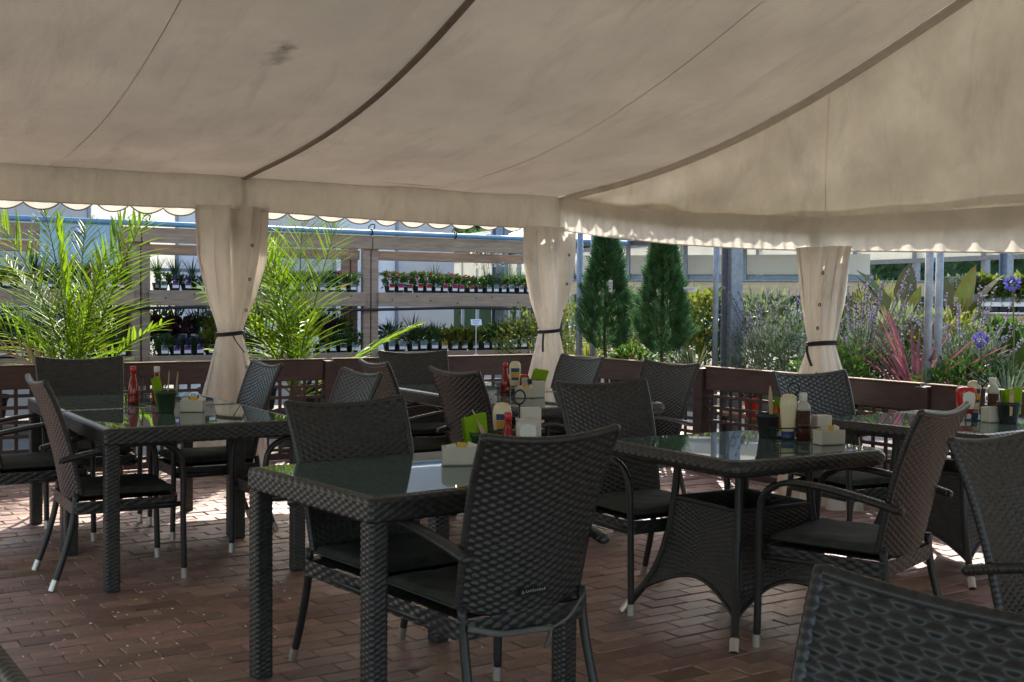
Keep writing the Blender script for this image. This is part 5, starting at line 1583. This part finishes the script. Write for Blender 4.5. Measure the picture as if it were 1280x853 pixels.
plant('grey green lavender bush left of the third curtain', 968, 9.75, BZ, [('stems', a, 'leaf_grey'), ('foliage', leafcloud(1900, (0, 0, .42), .36, .30, .36, .055, .013, .8), 'leaf_grey'), ('spikes', b, 'petal_lavender')], .15, .2, 'pot_bluegrey')
plant('small plant in a red pot beside the wide steel beam', 942, 9.3, BZ, [('leaves', straps(40, .24, .016, (.3, 1), .5, .12), 'leaf_grey')], .07, .16, 'bright_red')
a, b = spikes(52, .62, 1.0, .42, .36, thick=.013)
plant('tall purple flowering sage right of the third curtain', 1072, 8.85, BZ, [('stems', a, 'leaf_grey'), ('foliage', leafcloud(1700, (0, 0, .38), .34, .3, .33, .055, .012, .8), 'leaf_grey'), ('spikes', b, 'petal_lavender')])
plant('dark green bushy plant with a tag below the purple sage', 1090, 8.75, BZ, [('stems', stems_mb(8, .4, .2), 'stem'), ('foliage', leafcloud(1700, (0, 0, .30), .36, .28, .26, .06, .016, .5), 'leaf_dark')], cardpos=(.05, -.3, .20, .06, .09, .15, .1))
plant('green narrow leaved bush right beside the third curtain', 1050, 8.45, BZ, [('stems', stems_mb(8, .4, .2), 'stem'), ('foliage', leafcloud(1300, (0, 0, .33), .30, .25, .30, .06, .016, .5), 'leaf_mid'), ('leaves', straps(40, .5, .012, (.4, 1), .5), 'leaf_mid')], cardpos=(-.08, -.26, .20, .045, .06, .2, 0))
plant('golden upright conifer behind the purple sage', 1098, 10.3, BZ, [('stems', stems_mb(6, .9, .12), 'stem'), ('foliage', leafcloud(1500, (0, 0, .66), .20, .20, .42, .055, .014, 1.4), 'leaf_yellow')])
plant('bronze golden upright shrub beside the golden conifer', 1075, 10.7, BZ, [('stems', stems_mb(6, .9, .12), 'stem'), ('foliage', leafcloud(1300, (0, 0, .62), .18, .18, .40, .05, .016, 1.4), 'leaf_bronze')])
plant('pale whorled leafy plant in front of the golden conifer', 1128, 9.4, BZ, [('stems', stems_mb(8, .6, .2), 'stem'), ('foliage', leafcloud(330, (0, 0, .60), .26, .24, .22, .15, .045, .4), 'leaf_variegated')])
# canna with big bronze paddles
def canna(n, h, seed):
    r = np.random.default_rng(seed); m = MB(); s = np.linspace(0, 1, 9)
    C = []; W = []
    for i in range(n):
        a = r.uniform(0, 2 * PI); t = r.uniform(.25, .6); L = r.uniform(.55, .75); z0 = h * (.35 + .6 * i / n)
        C.append(np.stack([math.cos(a) * L * t * s ** 1.1, math.sin(a) * L * t * s ** 1.1, z0 + L * (s - .35 * t * s ** 2.5)], -1)); W.append(.19 * np.interp(s, [0, .15, .5, .8, 1], [.12, .5, 1, .65, .03]))
    ribbon(m, np.array(C), np.array(W), fold=.18, col=r.random(n)); return m
plant('large bronze leaved canna behind the pair of tubes', 1128, 9.8, BZ, [('stems', stems_mb(4, .9, .08, .012), 'leaf_bronze'), ('leaves', canna(7, .75, 4), 'leaf_bronze')])
plant('large bronze leaved canna to the right of the pair of tubes', 1196, 10.2, BZ, [('stems', stems_mb(4, .9, .08, .012), 'leaf_bronze'), ('leaves', canna(7, .78, 9), 'leaf_bronze')])
plant('pink spiky cordyline with sword leaves at the pair of tubes', 1146, 8.25, BZ, [('leaves', straps(40, .78, .030, (.30, .95), .22), 'leaf_pink')])
a, b = spikes(38, .50, .88, .40, .36, thick=.013)
plant('purple flowering sage right of the pair of tubes', 1212, 8.65, BZ, [('stems', a, 'leaf_grey'), ('foliage', leafcloud(1500, (0, 0, .40), .34, .28, .32, .05, .013, .8), 'leaf_grey'), ('spikes', b, 'petal_lavender')])
plant('green bush with small yellow flowers below the right sage', 1196, 7.95, BZ, [('stems', stems_mb(8, .3, .2), 'stem'), ('foliage', leafcloud(1500, (0, 0, .28), .30, .25, .24, .05, .02, .4), 'leaf_mid')])
plant('deep green bush under the right sage near the fence top', 1232, 8.0, BZ, [('stems', stems_mb(8, .35, .2), 'stem'), ('foliage', leafcloud(1300, (0, 0, .30), .28, .25, .25, .055, .022, .4), 'leaf_dark')])
def globe(px_, d, h, label):
    st = MB(); tube(st, smooth_path([(0, 0, .15), (.02, 0, h * .6), (0, 0, h)], 10), .006, 6)
    fl = MB(); n = 60; dd = unit(n); leafmesh(fl, np.array([0, 0, h]) + dd * .03, dd, unit(n), .034, .022, col=rng.random(n))
    return plant(label, px_, d, BZ, [('stalk', st, 'stem'), ('blossom', fl, 'petal_blue'), ('leaves', straps(60, .42, .018, (.35, 1), .55), 'leaf_mid')])
globe(1226, 7.95, .66, 'blue globe flower low beside the right sage')
globe(1264, 8.3, 1.04, 'tall blue globe flower near the right picture edge')
plant('arching strappy plant at the right edge above the fence', 1262, 7.55, BZ, [('leaves', straps(110, .50, .014, (.35, 1), .6), 'leaf_grey')])
plant('broad paddle leaved plant at the right picture edge', 1264, 8.9, BZ, [('leaves', canna(8, .35, 21), 'leaf_mid')])
plant('yellow flowered filler plant behind the tubes', 1188, 9.3, BZ, [('stems', stems_mb(8, .6, .2), 'stem'), ('foliage', leafcloud(900, (0, 0, .58), .30, .28, .26, .055, .028, .4), 'leaf_yellow')])
plant('green leafy filler behind the right sage', 1235, 9.6, BZ, [('stems', stems_mb(8, .5, .2), 'stem'), ('foliage', leafcloud(900, (0, 0, .50), .34, .28, .26, .09, .04, .4), 'leaf_mid')])
plant('green leafy filler behind the third curtain', 1020, 10.2, BZ, [('stems', stems_mb(8, .5, .2), 'stem'), ('foliage', leafcloud(1300, (0, 0, .48), .40, .28, .38, .07, .03, .4), 'leaf_mid')])
plant('dark leafy filler at the far end of the bench', 668, 13.6, BZ, [('stems', stems_mb(8, .5, .2), 'stem'), ('foliage', leafcloud(1200, (0, 0, .40), .5, .3, .40, .07, .03, .4), 'leaf_yellow')])
# pale flowering shrub on the rack's right bay
sx_, sy_ = rp(4.15, .25)
p = thing('pale_shrub', 'airy shrub with pale cream leaf tips above the top shelf, right bay', 'plant', (sx_, sy_, ZU), 0)
pot(p, .06, .10, 'pot_plastic')
stems_mb(5, .42, .16, .004, .08).build('stems', 'stem', p)
leafcloud(130, (0, 0, .43), .20, .12, .13, .055, .028, .3).build('foliage', 'petal_white', p)

# ------------------------------------------------------------------ far benches, canopy, trees
def far_bench(label, xa, da, xb, db, zt, h, shelf=None):
    A = np.array([hx(xa, da), da]); B = np.array([hx(xb, db), db]); L = np.linalg.norm(B - A)
    t = thing('far_bench', label, 'bench', (*A, 0), math.atan2(*(B - A)[::-1]))
    m = MB(); addbox(m, (L / 2, 0, zt - h / 2), (L, .05, h), .005); m.build('rail', 'bench_wood', t)
    m = MB(); addbox(m, (L / 2, .2, zt + .012), (L, .5, .02), .004); m.build('top', 'galv', t)
    for i in range(int(L / 1.6) + 1):
        m = MB(); addbox(m, (.1 + 1.6 * i, .06, (zt - .1) / 2), (.08, .06, zt - .1), .004); m.build('post', 'bench_wood', t)
    return t
far_bench('long pale timber rail far behind the plants on the right', 690, 17.5, 1300, 15.5, 1.58, .19)
far_bench('short pale timber shelf with herbs at the right edge', 1192, 12.5, 1320, 12.2, 1.19, .10)
for i in range(9):
    px_ = 1196 + i * 11; d_ = 12.4
    z_ = 1.22
    kd = ['grey', 'grey', 'grey', 'lime', 'green', 'green', 'green', 'lime', 'green'][i]
    root = KIND[kd][0]
    dup(root, (hx(px_, d_), d_, z_), 0, DESC[kd] + ', ' + NTH[i] + ' from left on the short timber shelf, right edge', 'herbs on the short shelf', (1.5, 1.5, 1.6))
m_ = leafcloud(900, (0, 0, .22), .19, .19, .17, .04, .018, .2)
p = thing('round_bush', 'round clipped green bush on the short timber shelf, right edge', 'plant', (hx(1236, 12.45), 12.45, 1.215), 0)
pot(p, .09, .1, 'pot_plastic'); m_.build('crown', 'leaf_mid', p)
# far canopy with white translucent fascia sheets
A = np.array([hx(560, 44), 44.0]); B = np.array([hx(1330, 17.0), 17.0]); L = np.linalg.norm(B - A)
cn = thing('far_canopy', 'distant open canopy with white sheeting and grey steel frame', 'canopy', (*A, 0), math.atan2(*(B - A)[::-1]))
nb = 18
for i in range(nb):
    x0 = L * i / nb; w = L / nb
    m = MB(); addbox(m, (x0 + w / 2, 0, 2.32), (w - .08, .02, .56), .004); m.build('fascia_sheet', 'panel_white', cn)
    m = MB(); addbox(m, (x0, .03, 1.30), (.10, .10, 2.6), .004); m.build('post', 'galv', cn)
m = MB(); addbox(m, (L / 2, -.02, 2.00), (L, .06, .07), .004); m.build('lower_beam', 'galv', cn)
m = MB(); addbox(m, (L / 2, -.02, 2.64), (L, .08, .09), .004); m.build('upper_beam', 'galv', cn)
for i in range(nb):
    m = MB(); addbox(m, (L * (i + .5) / nb, -2.6, 2.78), (L / nb - .05, 5.2, .02), .004, np.array(Matrix.Rotation(.04, 3, 'X'))); m.build('roof_sheet', 'panel_white', cn)
    m = MB(); addbox(m, (L * i / nb, -2.6, 2.74), (.06, 5.2, .08), .004, np.array(Matrix.Rotation(.04, 3, 'X'))); m.build('roof_purlin', 'galv', cn)
# nearer grey lean-to roof between the corner curtain and the conifers
ln_ = thing('lean_to', 'grey metal lean-to roof and white wall strip seen between the conifers', 'shed', (hx(640, 19), 19.0, 0), -.35)
for i in range(6):
    m = MB(); addbox(m, (.9 * i + .45, 0, 2.36), (.88, 1.6, .03), .004, np.array(Matrix.Rotation(.22, 3, 'X'))); m.build('roof_sheet', 'panel_grey', ln_)
    m = MB(); addbox(m, (.9 * i, .3, 1.15), (.06, .06, 2.3), .004); m.build('post', 'galv', ln_)
    m = MB(); addbox(m, (.9 * i + .45, .45, 1.86), (.896, .02, .30), .001); m.build('wall_strip', 'panel_white', ln_)
for z_ in (2.2, 1.66): 
    m = MB(); addbox(m, (2.7, .40, z_), (5.5, .07, .08), .004); m.build('beam', 'galv', ln_)
# trees and tall hedge closing the view
def tree(label, x, d, h, r, n, material, seed, trunk=True, L=.26, W=.15):
    rr = np.random.default_rng(seed)
    t = thing('broadleaf_tree', label, 'tree', (x, d, 0), 0, 'trees closing the view')
    m = MB(); tube(m, smooth_path([(0, 0, -.05), (.1, 0, h * .3), (-.05, .1, h * .6), (0, 0, h * .85)], 10), np.linspace(.16, .03, 10), 8)
    for _ in range(7):
        a = rr.uniform(0, 2 * PI); z = h * rr.uniform(.2, .6)
        tube(m, smooth_path([(0, 0, z), (r * .4 * math.cos(a), r * .4 * math.sin(a), z + h * .12), (r * .75 * math.cos(a), r * .75 * math.sin(a), z + h * .2)], 6), [.07, .06, .05, .04, .03, .02], 6)
    m.build('trunk', 'bark', t, True)
    m = MB()
    nc = 46
    for _ in range(nc):
        d_ = unit(1)[0]; q = rr.random() ** .45
        c = np.array([d_[0] * r * q * .85, d_[1] * r * q * .85, h * .54 + d_[2] * h * .46 * q * .93])
        k = n // nc
        s = rr.uniform(.25, .42) * r
        u_ = unit(k); P = c + u_ * (rr.random((k, 1)) ** .4) * np.array([s, s, s * .8])
        P[:, 2] = np.maximum(P[:, 2], .06)
        leafmesh(m, P, u_ + rr.normal(0, .6, (k, 3)), unit(k), L * rr.uniform(.6, 1.2, k), W, col=np.clip(rr.random(k) * .5 + rr.random() * .5, 0, 1))
    m.build('crown', material, t)
spots = [(-1.5, 52, 6.5, 'far left tree behind the greenhouse end'), (2.5, 50, 7, 'tree behind the corner curtain and first conifer'), (6.5, 49, 6.5, 'tree behind the second conifer and slim tube'), (10.5, 47, 7.5, 'tree behind the wide steel beam'),
         (14.0, 44, 6.8, 'tree behind the third curtain'), (16.5, 40, 7.5, 'tree behind the golden conifer and canna'), (18.5, 36.5, 7, 'tree behind the pair of tubes'), (20.5, 38, 8, 'tree in the gap right of the canna'), (24, 42, 9, 'tallest tree at the right picture edge'), (15.5, 28, 4.5, 'nearer tree at the right picture edge')]
for i, (x, d, h, lab) in enumerate(spots):
    tree('leafy green ' + lab, x, d, h, 3.0 if d > 30 else 1.5, 7000, 'leaf_tree' if i % 2 else 'leaf_dark', 40 + i)
# clipped hedge in front of the trees
hd = thing('hedge', 'long dense dark green hedge under the trees beyond the far canopy', 'hedge', (0, 0, 0), 0)
HA, HB = np.array([-4.0, 50.0]), np.array([24.0, 26.0])
U_ = np.linspace(0, 1, 60); V_ = np.linspace(0, 1, 12)
UU, VV = np.meshgrid(U_, V_, indexing='ij')
ang_ = PI * VV
nx, ny = (HB - HA)[1], -(HB - HA)[0]; nn = math.hypot(nx, ny); nx, ny = nx / nn, ny / nn
wob = 1 + .12 * np.sin(UU * 60) * np.cos(VV * 9) + .1 * np.sin(UU * 23 + 3 * VV)
Pc = np.stack([HA[0] + (HB - HA)[0] * UU + nx * 1.1 * np.cos(ang_) * wob, HA[1] + (HB - HA)[1] * UU + ny * 1.1 * np.cos(ang_) * wob, -.05 + 3.6 * np.sin(ang_) ** .7 * wob], -1)
m = MB(); grid(m, Pc, col=.5); m.build('core', 'leaf_dark', hd, True)
n_ = 26000
uu = rng.random(n_); aa_ = np.arccos(rng.uniform(-1, 1, n_)) 
base_ = np.stack([HA[0] + (HB - HA)[0] * uu + nx * 1.25 * np.cos(aa_), HA[1] + (HB - HA)[1] * uu + ny * 1.25 * np.cos(aa_), .0 + 3.75 * np.sin(aa_) ** .7], 1)
base_[:, :2] += rng.normal(0, .12, (n_, 2)); base_[:, 2] += rng.normal(0, .12, n_)
m = MB(); leafmesh(m, base_, unit(n_) + np.array([0, -.3, .4]), unit(n_), .26, .16, col=rng.random(n_)); tag(m.build('foliage', 'leaf_tree', hd), kind='stuff')
